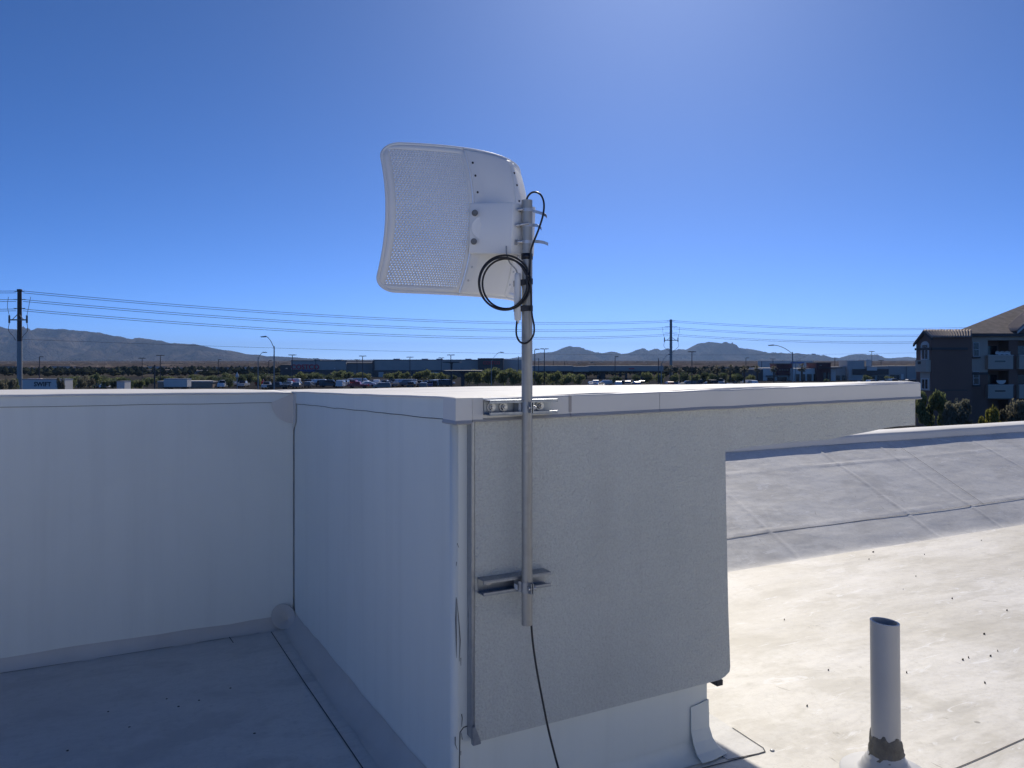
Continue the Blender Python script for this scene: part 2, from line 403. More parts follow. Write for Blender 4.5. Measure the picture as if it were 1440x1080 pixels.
# membrane flap folded over the top of the return wall and rear wall
def flap(name, pts, nrm, mat='wall', thick=.003):
    mb = MB(base); nrm = Vector(nrm); top = [Vector(a) for a, b in pts]; bot = [Vector(b) for a, b in pts]; n = len(pts)
    vs = [p+nrm*thick for p in top]+[p+nrm*thick for p in bot]+[p-nrm*.02 for p in bot]
    fs = [(i, i+1, n+i+1, n+i) for i in range(n-1)]+[(n+i, n+i+1, 2*n+i+1, 2*n+i) for i in range(n-1)]
    mb.add(vs, fs); return mb.build(name, M[mat], tw)
P = []
for i in range(60):
    v = VW-.0-(VW-1.955)*i/59; h = .058+.004*fbm(v*3, 0, 3, 5.)
    P.append(((UC, v, top_z(UC, v)-.001), (UC, v, top_z(UC, v)-h)))
flap('membrane_flap', P, (-1, 0, 0), 'wall', .0035)
P = [((u, VW, top_z(u, VW)-.001), (u, VW, top_z(u, VW)-.052-.004*fbm(u*2, 0, 3, 2.))) for u in [UC-.003-.12*i for i in range(58)]]
flap('membrane_flap', P, (0, -1, 0), 'wall', .0035)
for side in (0, 1):
    mb = MB(base)
    if side == 0: pth = [(UC-.004, VW-.03-(VW-1.99)*i/59, top_z(UC, VW-.03-(VW-1.99)*i/59)-.058-.004*fbm((VW-.03-(VW-1.99)*i/59)*3, 0, 3, 5.)-.001) for i in range(60)]
    else: pth = [(u, VW-.004, top_z(u, VW)-.053-.004*fbm(u*2, 0, 3, 2.)) for u in [UC-.1-.12*i for i in range(58)]]
    mb.tube(pth, .0011, 5); mb.build('seam', M['seam'], tw)
# thin dark tubes below the flaps trace the lap edges; vertical lap seam in the inner corner
mb = MB(base); mb.box((UC-.0015, VW-.0205, deck_z(VW)+.08), (UC+.01, VW-.019, -.30)); mb.build('seam', M['seam'], tw)
# tongue shaped patches in the inner corner, top and foot
def arc(c, r, a0, a1, n=14): return [(c[0]+r*math.cos(a0+(a1-a0)*i/n), c[1]+r*math.sin(a0+(a1-a0)*i/n)) for i in range(n+1)]
mb = MB(base)
zt = top_z(UC, VW)
mb.prism([(UC-.002, VW-.006, zt-.005)]+[(UC-.002+.11*math.cos(a), VW-.006, zt-.05+.11*math.sin(a)) for a in [math.pi+.45*math.pi*i/12 for i in range(13)]]+[(UC-.002, VW-.006, zt-.16)], (0, -.003, 0))
mb.prism([(UC-.004, VW-.004, zt-.005), (UC-.004, VW-.07, zt-.005), (UC-.004, VW-.07, zt-.15), (UC-.004, VW-.004, zt-.20)], (-.0025, 0, 0))
mb.build('corner_patch', M['patch'], tw)
zf = deck_z(VW)
mb = MB(base)                                   # pleated round patch at the foot of the corner
c = Vector((UC-.06, VW-.035, zf+.065)); ring = []
for i in range(28):
    a = 2*math.pi*i/28
    e1 = Vector((1, -.25, .0)).normalized(); e2 = Vector((.0, .45, 1)).normalized()
    ring.append(c+e1*.058*math.cos(a)+e2*.062*math.sin(a))
apex = c+Vector((.03, .03, -.03))
mb.add([apex]+ring, [(0, 1+i, 1+(i+1) % 28) for i in range(28)], 0, False)
mb.build('corner_patch', M['cove'], tw, solid=.004)
# coved foot flashing of the return wall, rear wall and plinth
def cove(name, a, b, inward, r, nseg, mat):
    """a, b (u, v) run of the wall foot; inward: direction away from the wall"""
    mb = MB(base); a = Vector(a); b = Vector(b); w = Vector(inward); vs = []; fs = []; K = 9
    for i in range(nseg+1):
        p = a+(b-a)*i/nseg; rr_ = r*(1+.18*fbm(p.x*3, p.y*3, 3, 7.))
        for k in range(K+1):
            t = math.pi/2*k/K
            d = rr_*(1-math.sin(t)); h = rr_*(1-math.cos(t))
            q = p+w*(d+.001+ (0 if k < K else 0)); vs.append((q.x, q.y, deckh(q.x, q.y)+.0012+h+.002*fbm(q.x*9, q.y*9+k, 3, 2.)))
    for i in range(nseg):
        for k in range(K): fs.append((i*(K+1)+k, i*(K+1)+k+1, (i+1)*(K+1)+k+1, (i+1)*(K+1)+k))
    mb.add(vs, fs, 0, True); return mb.build(name, M[mat], tw)
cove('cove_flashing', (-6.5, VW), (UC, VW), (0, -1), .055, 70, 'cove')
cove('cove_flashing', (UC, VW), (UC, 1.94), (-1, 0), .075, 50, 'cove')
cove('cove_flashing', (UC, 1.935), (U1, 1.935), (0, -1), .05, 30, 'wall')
cove('cove_flashing', (U1, 1.935), (U1, VB2), (1, 0), .06, 40, 'slope')
# outside corner boot patch at the plinth foot
zp = deck_z(1.935)
mb = MB(base)
prof = [(0.0, .16), (.002, .085), (.012, .05), (.03, .02), (.055, .006)]
for (o_, hgt) in ((0, 0),):
    pts_f = [(U1-.085+.0, .0), ]
    vs = []; fs = []
    for (off_, h) in prof:
        vs += [(U1-.07, 1.935-.004-off_, zp+h), (U1-.03, 1.935-.005-off_, zp+h+(.006 if h > .1 else 0)), (U1+.002+off_*.75, 1.935-.005-off_*.75, zp+h+.012*(h > .1)), (U1+.005+off_, 1.935+.04, zp+h), (U1+.005+off_, 1.935+.14, zp+h)]
    for i in range(len(prof)-1):
        for k in range(4): fs.append((i*5+k, i*5+k+1, (i+1)*5+k+1, (i+1)*5+k))
    mb.add(vs, fs, 0, False)
mb.build('corner_boot', M['wall'], tw, solid=.002)
# stucco panel: full height left, upper arm to the right with an uneven hand-cut lower edge
VS = 1.91
def sp(px, py): return (uz(px, VS), VS, zz(px, py, VS))
poly = [sp(668, 584), sp(668, 1040), (uz(672, VS), VS, -1.0316), (uz(680, VS), VS, -1.034), (uz(1012, VS), VS, -1.027), sp(1020, 951), (uz(1026, VS), VS, -1.008), sp(1027, 938), sp(1024, 850), sp(1021, 700), sp(1020, 634)]
for px, py in ((1060, 628), (1110, 622.5), (1160, 619), (1180, 615.5), (1200, 611), (1222, 607), (1248, 601.5), (1262, 599.5), (1287, 598), (1287, 552)):
    poly.append(sp(px, py))
mb = MB(base); mb.prism(poly, (0, .075, 0)); mb.build('stucco_panel', M['stucco'], tw, bevel=.004)
# pale edge bead along the arm's underside and the right edge
mb = MB(base)
edge = [Vector(p) for p in poly[5:19]]
mb.tube([p+Vector((0, .079, -.001)) for p in edge], .0032, 6); mb.build('edge_bead', M['foam'], tw)
mb = MB(base); a = sp(1014, 954); mb.box((a[0]-.018, VS-.002, -1.045), (a[0]+.006, VS+.03, -1.0275)); mb.build('edge_gap', M['seam'], tw)
# metal J-trim left of the stucco, splayed at its foot
mb = MB(base); ut = uz(664, VS)
mb.box((ut-.0045, VS-.006, -1.02), (ut-.0018, VS+.024, -.13)); mb.box((ut-.0015, VS-.001, -1.02), (ut+.0065, VS+.002, -.13))
mb.build('metal_trim', M['zinc'], tw)
mb = MB(base); mb.prism([(ut-.004, VS-.010, -.99), (ut+.004, VS-.010, -.985), (ut+.020, VS-.012, -1.025), (ut+.020, VS-.014, -1.034), (ut-.002, VS-.012, -1.036)], (0, .014, 0)); mb.build('trim_foot', M['zinc'], tw)
# scuffs torn in the corner membrane
mb = MB(base)
def tear(pxs, w):
    vs = [];
    for px, py, ww in pxs:
        u = uz(px, 1.933); z = zz(px, py, 1.933); vs += [(u-ww*w, 1.9325, z), (u+ww*w, 1.9325, z)]
    n = len(pxs); mb = MB(base); mb.add(vs, [(2*i, 2*i+1, 2*i+3, 2*i+2) for i in range(n-1)]); mb.build('membrane_tear', M['seam'], tw)
for t in ([(641.5, 840, .3), (641, 870, .8), (641.5, 900, .6), (642, 925, .2)], [(642, 842, .2), (645, 870, .4), (647, 900, .6), (646, 930, .2)], [(648, 925, .4), (648, 936, .2)], [(643, 764, .4), (645, 770, .2)], [(642, 790, .4), (641.5, 796, .2)],
          [(649, 1004, .6), (650, 1010, .5), (649, 1022, .2)], [(640, 1036, .7), (640, 1046, .5), (643, 1054, .2)], [(648, 1056, .4), (648, 1062, .2)], [(648.5, 1030, .2), (650, 1040, .4)]):
    tear(t, .0022)
mb = MB(base)
for (a, b) in (((662, 1020), (652, 1023)), ((652, 1023), (647, 1030)), ((647, 1030), (646, 1085)), ((646, 1085), (646, 1110))):
    pa = Vector((uz(a[0], 1.933), 1.9335, zz(a[0], a[1], 1.933))); pb = Vector((uz(b[0], 1.933), 1.9335, zz(b[0], b[1], 1.933)))
    mb.tube([pa, pb], .0012, 5)
mb.build('seam', M['seam'], tw)
# coping: sheet-metal fascia in lengths with joints and a mitred corner piece
def coping(u0, u1, corner=False, name='coping'):
    mb = MB(base); vs = []; fs = []
    nn_ = max(2, int((u1-u0)/.04)); ul = [u0+(u1-u0)*i/nn_ for i in range(nn_+1)]
    for u in ul:
        zt = top_z(u, 1.9)-.003+.0016*fbm(u*7, 1, 3, 3.); h = .052 if not corner else .060
        pr = [(1.960, zt+.001), (1.893, zt), (1.891, zt-.003), (1.891, zt-h), (1.884, zt-h-.0075), (1.888, zt-h-.0095), (1.905, zt-h-.002)]
        dv = .0012*fbm(u*5, 3, 3, 8.)
        vs += [(u, v+dv, z) for v, z in pr]
    n = 7
    for k, m in enumerate([0, 0, 0, 1, 1, 1]): mb.add(vs, [(i*n+k, i*n+k+1, (i+1)*n+k+1, (i+1)*n+k) for i in range(len(ul)-1)], m)
    return mb.build(name, [M['coping'], M['copinglip']], tw, solid=.0015)
uj0, uj1, uj2 = uz(662.5, 1.893), uz(801, 1.893), uz(927, 1.893)
coping(uj0+.0015, uj1-.001); coping(uj1+.001, uj2-.0008); coping(uj2+.0008, UEND+.004)
# corner piece: chamfer onto the return wall
mb = MB(base); zt = top_z(UC, 1.9)-.001; ring = []
for (u, v) in ((uz(678, 1.89), 1.888), (uj0-.0015, 1.887), (uj0-.0016, 1.884), (uz(641, 1.884), 1.884), (UC-.012, 1.902), (UC-.014, 1.965)):
    ring.append((u, v))
cp = ring[2:]
vs = []
for (u, v) in cp:
    du, dv = (-.004, 0) if v > 1.89 else (0, -.006)
    vs += [(u, v, zt+.002), (u, v, zt-.058), (u+du, v+dv, zt-.066), (u, v+.004, zt-.069)]
for i in range(len(cp)-1):
    for k in range(3): mb.add(vs, [(i*4+k, i*4+k+1, (i+1)*4+k+1, (i+1)*4+k)], 0 if k == 0 else 1)
mb.build('coping_corner', [M['coping'], M['copinglip']], tw, solid=.0015)
mb = MB(base); zt2 = top_z(uj0, 1.9)-.001
mb.box((uj0+.0005, 1.8865, zt2-.058), (uz(679, 1.887), 1.8905, zt2+.001)); mb.build('joint_cover', M['coping'], tw)
mb = MB(base); mb.box((uj1-.0045, 1.8895, top_z(uj1, 1.9)-.050), (uj1+.0045, 1.8905, top_z(uj1, 1.9)-.004)); mb.build('joint_sealant', plain('joint sealant', (.42, .39, .37), .8), tw)
# side coping along the right end (faces away from the camera)
mb = MB(base)
for a, b in (((UEND+.004, 1.9), (UEND+.004, VB2)),):
    vs = [(a[0], a[1], top_z(*a)), (b[0], b[1], top_z(*b)), (b[0], b[1], top_z(*b)-.055), (a[0], a[1], top_z(*a)-.055)]
    mb.add(vs, [(0, 1, 2, 3)])
mb.build('coping', M['coping'], tw, solid=.002)

# ------------------------------------------------------------------ unseen parapet added behind the photographer to bounce sun onto shaded walls
base2 = (2, -4.6, deck_z(-4.6))
bp_ = roof_thing('bounce_parapet', base2, 'added white bounce wall, unseen behind the camera', 'parapet')
mb = MB(base2); mb.box((-14, -5.0, -1.5), (18, -4.6, .55)); mb.build('bounce_wall', M['wall'], bp_)
mb = MB(base2); mb.box((-14.05, -5.04, .55), (18.05, -4.56, .60)); mb.build('coping', M['coping'], bp_)  # cap of the added bounce wall

# ------------------------------------------------------------------ vent pipe
pb = deck_uv(1246, 1086); pc = roof_w(pb[0], pb[1], deckh(*pb)-.001)
vp = empty('vent_pipe', pc, 0, 'grey plastic vent pipe standing on the sunlit roof', 'pipe')
PR = .0415; PH = .463
mb = MB(); n = 40; vs = []; fs = []
for (r, z, sl_) in ((PR, .0, 0), (PR, PH, 1), (PR-.006, PH, 1), (PR-.006, PH-.35, 0)):
    for k in range(n):
        a = 2*math.pi*k/n; vs.append((r*math.cos(a)-.004*z/PH, r*math.sin(a), z-sl_*.003*math.cos(a)))
for i in range(3):
    for k in range(n): fs.append((i*n+k, i*n+(k+1) % n, (i+1)*n+(k+1) % n, (i+1)*n+k))
mb.add(vs, fs, 0, True); o = mb.build('pipe', M['pvc'], vp)
md = o.modifiers.new('edge', 'EDGE_SPLIT'); md.split_angle = math.radians(40)
mb = MB(); n = 48; vs = []; fs = []; rows = 9
for j in range(rows+1):
    t = j/rows
    for k in range(n):
        a = 2*math.pi*k/n
        ztop = .108+.022*fbm(math.cos(a)*1.6, math.sin(a)*1.6, 3, 3.)+.012*(a > 2.4 and a < 4.2)
        z = .052+(ztop-.052)*t
        r = PR+.0015+.0075*(1-t)**.6*(1+.6*fbm(math.cos(a)*3, math.sin(a)*3+z*45, 3, 1.))+.003*max(0, fbm(a*2, z*120, 2, 5.))
        if j == rows: r = PR+.0005
        vs.append((r*math.cos(a), r*math.sin(a), z))
for j in range(rows):
    for k in range(n): fs.append((j*n+k, j*n+(k+1) % n, (j+1)*n+(k+1) % n, (j+1)*n+k))
mb.add(vs, fs, 0, True); mb.build('sealant_collar', M['sealant'], vp)
mb = MB(); mb.lathe([(PR+.004, .066), (PR+.010, .062), (PR+.012, .048), (PR+.018, .046), (PR+.020, .034), (PR+.027, .031), (PR+.029, .020), (PR+.040, .012), (PR+.085, .004), (PR+.09, .0)], (0, 0, 0), 48)
mb.build('pipe_boot', M['boot'], vp)

# ------------------------------------------------------------------ mast pole, struts
PX, PY = .041, 2.10
PRAD = .0148
mast = empty('mast_pole', (PX, PY, EYE-.715), 0, 'upright galvanised steel mast pole fixed to the stucco wall', 'pole')
H = .715+.443
mb = MB(); mb.lathe([(PRAD-.002, .03), (PRAD-.002, 0), (PRAD, 0), (PRAD, H), (PRAD-.002, H), (PRAD-.002, H-.25)], (0, 0, 0), 28)
o = mb.build('tube', M['galv'], mast); md = o.modifiers.new('edge', 'EDGE_SPLIT'); md.split_angle = math.radians(40)
def mast_tape(y, hpx, left=None):
    z0 = (HY-y)/F*PY+.715; h = hpx/F*PY
    mb = MB()
    if left is None:
        mb.lathe([(PRAD+.0004, z0-h/2), (PRAD+.0012, z0-h/2), (PRAD+.0014, z0+h/2), (PRAD+.0004, z0+h/2)], (0, 0, 0), 24)
    else:                                       # wraps the pole and the white protector together
        n = 28; prof = []
        for k in range(n):
            a = 2*math.pi*k/n; prof.append((math.cos(a)*(PRAD+.0014), math.sin(a)*(PRAD+.0014)))
        cx = left; r2 = .0108
        hull = [(x, y_) for x, y_ in prof if x > -.002]+[(cx+math.cos(a)*r2, -.008+math.sin(a)*r2) for a in [math.pi/2+math.pi*i/10 for i in range(11)]]
        hull.sort(key=lambda q: math.atan2(q[1]+.003, q[0]-cx/2))
        tilt = .004 if y < 420 else .001
        vs = [(x, y_, z0-h/2+tilt*x/.03) for x, y_ in hull]+[(x, y_, z0+h/2+tilt*x/.03) for x, y_ in hull]; m = len(hull)
        mb.add(vs, [(i, (i+1) % m, m+(i+1) % m, m+i) for i in range(m)], 0, True)
    return mb.build('tape_band', M['tape'], mast)
mast_tape(361, 8.5); mast_tape(397, 8, -.026); mast_tape(434, 8, -.026)

def strut(zc, name_label, u0, u1, vback, flip=False):
    b = (u0, vback, zc-.0207)
    t = roof_thing('strut_channel', b, name_label, 'bracket', 'strut channels holding the mast')
    Hh, D, T = .0207, .0413, .0026
    prof = [(0, -Hh), (0, Hh), (-D, Hh), (-D, Hh-.009), (-D+.006, Hh-.009), (-D+.006, Hh-.0065), (-D+T, Hh-.0065), (-D+T, Hh-T), (-T, Hh-T)]
    prof = prof+[(a, -z) for a, z in prof[::-1]][:-1]
    prof = prof[:9]+[(-T, -Hh+T)]+[(a, -z) for a, z in prof[2:8][::-1]]+[(0, -Hh)][:0]
    mb = MB(b)
    # plates: back web, two flanges, two turned lips
    mb.box((u0, vback-T, zc-Hh), (u1, vback, zc+Hh))
    for s in (-1, 1):
        za, zb = sorted((zc+s*Hh, zc+s*(Hh-T))); mb.box((u0, vback-D, za), (u1, vback-T, zb))
        za, zb = sorted((zc+s*(Hh-T), zc+s*(Hh-.009))); mb.box((u0, vback-D, za), (u1, vback-D+T, zb))
        za, zb = sorted((zc+s*(Hh-.009), zc+s*(Hh-.0065))); mb.box((u0, vback-D+T, za), (u1, vback-D+.0075, zb))
    mb.build('channel', M['zinc'], t, bevel=.0006)
    return t, b
def hexbolt(t, b, u, v, z, r=.0085, washer=.013):
    mb = MB(b)
    mb.prism([(u+washer*math.cos(a), v, z+washer*math.sin(a)) for a in [2*math.pi*i/20 for i in range(20)]], (0, -.002, 0))
    w = mb.build('washer', M['bolt'], t, bevel=.0004)
    mb = MB(b); mb.prism([(u+r*math.cos(a), v-.002, z+r*math.sin(a)) for a in [math.pi/3*i+.3 for i in range(6)]], (0, -.007, 0))
    mb.prism([(u+r*.55*math.cos(a), v-.009, z+r*.55*math.sin(a)) for a in [2*math.pi*i/14 for i in range(14)]], (0, -.006, 0))
    return mb.build('bolt', M['bolt'], t, bevel=.0006)
def pipe_clamp(t, b, z, up):
    pu = CU*PX+SU*PY; pv = -SU*PX+CU*PY
    mb = MB(b); hh = .0145; r = PRAD+.0006
    for s in (-1, 1):                            # two bent straps meeting in front of the pole
        path = [(pu+s*.0215, pv+.034), (pu+s*.0200, pv+.010)]+[(pu+r*math.cos(a), pv+r*math.sin(a)) for a in [(math.pi/2 - s*math.pi/2)+s*(.35-(math.pi/2+.1)*i/8)*(1) for i in range(9)]]+[(pu+s*.003, pv-PRAD-.016)]
        q = [Vector((x, y, 0)) for x, y in path]
        vs = []; n = len(q)
        for i, p in enumerate(q):
            tt = (q[min(i+1, n-1)]-q[max(i-1, 0)]).normalized(); nn = Vector((-tt.y, tt.x, 0))*.0011
            vs += [(p.x+nn.x, p.y+nn.y, z-hh), (p.x-nn.x, p.y-nn.y, z-hh), (p.x-nn.x, p.y-nn.y, z+hh), (p.x+nn.x, p.y+nn.y, z+hh)]
        fs = []
        for i in range(n-1):
            for k in range(4): fs.append((i*4+k, i*4+(k+1) % 4, (i+1)*4+(k+1) % 4, (i+1)*4+k))
        fs += [(0, 1, 2, 3), tuple(range(4*n-4, 4*n))[::-1]]
        mb.add(vs, fs)
    c = mb.build('pipe_clamp', M['zinc'], t, fix=True)
    mb = MB(b); zc = z
    mb.tube([(pu-.010, pv-PRAD-.0095, zc), (pu+.014, pv-PRAD-.0095, zc)], .0032, 10)
    mb.tube([(pu+.006, pv-PRAD-.0095, zc), (pu+.0115, pv-PRAD-.0095, zc)], .0062, 6)
    mb.tube([(pu-.010, pv-PRAD-.0095, zc), (pu-.006, pv-PRAD-.0095, zc)], .0062, 6)
    mb.build('clamp_bolt', M['bolt'], t)
    return c
t1, b1 = strut(-.121, 'upper zinc strut channel bolted to the metal coping behind the mast', .880, 1.090, 1.889)
for px in (692, 709, 760): hexbolt(t1, b1, uz(px, 1.88), 1.885, -.121)
pipe_clamp(t1, b1, -.1215, 1)
t2, b2 = strut(-.606, 'lower zinc strut channel fixed to the stucco near the foot of the mast', .872, 1.080, 1.9095)
hexbolt(t2, b2, uz(688, 1.90), 1.9065, -.600, .006, .010)
pipe_clamp(t2, b2, -.611, 1)
mb = MB(b2); pu = CU*PX+SU*PY; pv = -SU*PX+CU*PY
mb.box((pu-.0275, pv+.004, -.6185), (pu-.0270, pv+.024, -.6045)); mb.build('sticker', M['white2'], t2)

# ------------------------------------------------------------------ dish antenna seen from behind
PSI = math.radians(45); VX = Vector((-.030, 2.18, EYE+.393))
ant = empty('dish_antenna', VX, 0, 'white dish antenna with perforated wing panel clamped to the mast top', 'antenna')
ant.rotation_euler = (math.radians(3.0), 0, PSI)
def white_shell():
    m, nt, b = new_mat('white moulded panel')
    v = coords(nt); n = noise_t(nt, v, 8, 4)
    nt.links.new(ramp(nt, n, [(.3, (.76, .77, .79)), (.7, (.82, .83, .84))]), b.inputs['Base Color'])
    b.inputs['Roughness'].default_value = .45
    tr = N(nt, 'ShaderNodeBsdfTranslucent'); tr.inputs[0].default_value = (.8, .82, .85, 1)
    mx = N(nt, 'ShaderNodeMixShader'); mx.inputs[0].default_value = .10
    out = nt.nodes['Material Output']
    nt.links.new(b.outputs[0], mx.inputs[1]); nt.links.new(tr.outputs[0], mx.inputs[2]); nt.links.new(mx.outputs[0], out.inputs[0])
    return m
M['shell'] = white_shell()
AW, AX, AH = .276, .092, .203
def S(x, z): return x*x/(4*.117)+z*z/(4*.205)
def wing(sg):
    def pt(x, z): return (sg*x, S(x, z), z)
    mb = MB()
    x0, x1, z1 = AX+.011, AW-.015, AH-.018
    nx, nz = 26, 58; dx = (x1-x0)/nx; dz = 2*z1/nz; r = .00145
    for j in range(nz):
        zc = -z1+dz*(j+.5)
        for i in range(nx):
            off = .25*dx if j % 2 else -.25*dx
            xc = x0+dx*(i+.5)
            hx = xc+off
            xl, xr = x0+dx*i, x0+dx*(i+1)
            o = [(xl, zc-dz/2), (xc, zc-dz/2), (xr, zc-dz/2), (xr, zc), (xr, zc+dz/2), (xc, zc+dz/2), (xl, zc+dz/2), (xl, zc)]
            h = [(hx+r*.85*math.cos(a), zc+r*math.sin(a)) for a in [-.75*math.pi+math.pi/4*k for k in range(8)]]
            vs = [pt(*q) for q in o]+[pt(*q) for q in h]
            fs = [(k, (k+1) % 8, 8+(k+1) % 8, 8+k) for k in range(8)]
            if sg > 0: fs = [f[::-1] for f in fs]
            mb.add(vs, fs, 0, True)
    # outline with rounded outer corners
    R_ = .042; out = []
    seq = [(AX+.001, -AH)]+[(AX+.02+(AW-R_-AX-.02)*i/12, -AH) for i in range(13)]
    seq += [(AW-R_+R_*math.sin(t), -AH+R_-R_*math.cos(t)) for t in [math.pi/2*i/10 for i in range(1, 11)]]
    seq += [(AW, -AH+R_+(2*AH-2*R_)*i/24) for i in range(1, 24)]
    seq += [(AW-R_+R_*math.cos(t), AH-R_+R_*math.sin(t)) for t in [math.pi/2*i/10 for i in range(11)]]
    seq += [(AW-R_-(AW-R_-AX-.02)*i/12, AH) for i in range(1, 13)]+[(AX+.001, AH)]
    seq += [(AX+.001, AH-2*AH*i/30) for i in range(1, 30)]
    n = len(seq); cl = lambda q: (min(max(q[0], x0), x1), min(max(q[1], -z1), z1))
    vs = [pt(*q) for q in seq]+[pt(*cl(q)) for q in seq]
    fs = []
    for i in range(n):
        j = (i+1) % n; f = (i, j, n+j, n+i)
        fs.append(f if sg > 0 else f[::-1])
    mb.add(vs, fs, 0, True)
    w = mb.build('perforated_panel', M['shell'], ant, solid=.0022)
    if sg < 0: w['label'] = 'perforated wing panel facing the camera'
    # rolled rim round the outer edges
    mb = MB(); k = n-29
    mb.tube([Vector(pt(*q))+Vector((0, .002, 0)) for q in seq[:k]], .0048, 8); mb.build('rim', M['shell'], w)
    return w
wl = wing(-1); wr = wing(1)
mb = MB(); mb.grid(lambda a, b: ((2*a-1)*AX, S((2*a-1)*AX, (2*b-1)*AH*1.0)-.001, (2*b-1)*AH), 24, 40)
cpn = mb.build('centre_panel', M['shell'], ant, solid=.003)
for zz_ in (-1, 1):
    mb = MB(); mb.tube([((2*i/20-1)*AX, S((2*i/20-1)*AX, AH)+.002, zz_*AH) for i in range(21)], .0050, 8); mb.build('rim', M['shell'], cpn)
# joint flanges with screws, wider at mid height
for sg in (-1, 1):
    mb = MB(); L = 36; vs = []; fs = []
    for i in range(L+1):
        z = -AH+.006+(2*AH-.012)*i/L
        wd = .013+.016*max(0, 1-(z/AH)**2)
        xa, xb = AX-.001, AX-wd
        vs += [(sg*xa, S(xa, z)-.0005, z), (sg*xa, S(xa, z)-.007, z), (sg*xb, S(xb, z)-.007, z), (sg*(xb-.004), S(xb-.004, z)-.002, z)]
    for i in range(L):
        for k in range(3): fs.append((i*4+k, i*4+k+1, (i+1)*4+k+1, (i+1)*4+k))
    mb.add(vs, fs); fl = mb.build('joint_flange', M['shell'], ant, fix=True)
    for z in (-.165, -.128, .108-.03, .125, .162):
        x = AX-.010; mb = MB(); y = S(x, z)-.007
        mb.prism([(sg*x+.0032*math.cos(a), y, z+.0032*math.sin(a)) for a in [2*math.pi*i/10 for i in range(10)]], (0, -.0015, 0)); mb.build('screw', M['tape'] if z > 0 else M['bolt'], fl)
# moulded mount shell: wraps from the left joint round behind to the pole and back to the right joint
Z0, Z1 = -.092, .046
prof = [(-.101, .020), (-.094, .008), (-.078, -.022), (-.060, -.058), (-.047, -.083), (-.036, -.0895), (.036, -.0895), (.047, -.083), (.060, -.058), (.078, -.022), (.094, .008), (.101, .020)]
pr = smooth_path([(x, y, 0) for x, y in prof], 4)
mb = MB(); n = len(pr)
inn = [Vector((p.x*.965, p.y+.004, 0)) for p in pr]
def ring(zv, src, sc=1.0): return [(p.x*sc, p.y*sc if sc != 1 else p.y, zv) for p in src]
vs = ring(Z0+.003, pr)+ring(Z0, [Vector((p.x*.985, p.y+.002, 0)) for p in pr])+ring(Z0, inn)
mb.add(vs, [(k*n+i, k*n+i+1, (k+1)*n+i+1, (k+1)*n+i) for k in range(2) for i in range(n-1)], 0, False)
mb.add(ring(Z0+.003, pr)+ring(Z1-.003, pr), [(i, i+1, n+i+1, n+i) for i in range(n-1)], 0, True)
vs = ring(Z1-.003, pr)+ring(Z1, [Vector((p.x*.985, p.y+.002, 0)) for p in pr])+ring(Z1, [Vector((p.x*.2, .004+.0*p.y, 0)) for p in pr])
mb.add(vs, [(k*n+i, k*n+i+1, (k+1)*n+i+1, (k+1)*n+i) for k in range(2) for i in range(n-1)], 0, False)
mb.add(ring(Z0+.004, inn)+ring(Z1-.004, inn), [(i, i+1, n+i+1, n+i) for i in range(n-1)], 0, True)
shell = mb.build('mount_shell', M['white'], ant, fix=True)
# round boss with the two tilt bolts on the left cheek
cn = Vector((-.62, -.785, 0)).normalized(); ct = Vector((.785, -.62, 0)).normalized(); cz = Vector((0, 0, 1))
cc = Vector((-.0895, -.002, -.022))
def disc_on(c, r, h, nseg=20): 
    return [c+ct*r*math.cos(a)+cz*r*math.sin(a) for a in [2*math.pi*i/nseg for i in range(nseg)]], cn*h
for (r, h) in ((.031, .0045), (.017, .006)):
    mb = MB(); p_, d_ = disc_on(cc-cn*.004+ct*.012, r, h, 28); mb.prism(p_, d_, 0, True); mb.build('boss', M['white'], shell, bevel=.001)
for dz in (.040, -.038):
    mb = MB(); p_, d_ = disc_on(cc-cn*.004+cz*dz-ct*.011, .0085, .008, 16); mb.prism(p_, d_); p_, d_ = disc_on(cc+cn*.003+cz*dz-ct*.011, .0058, .008, 6); mb.prism(p_, d_)
    mb.build('tilt_bolt', M['insulator_metal'], shell, bevel=.0005)
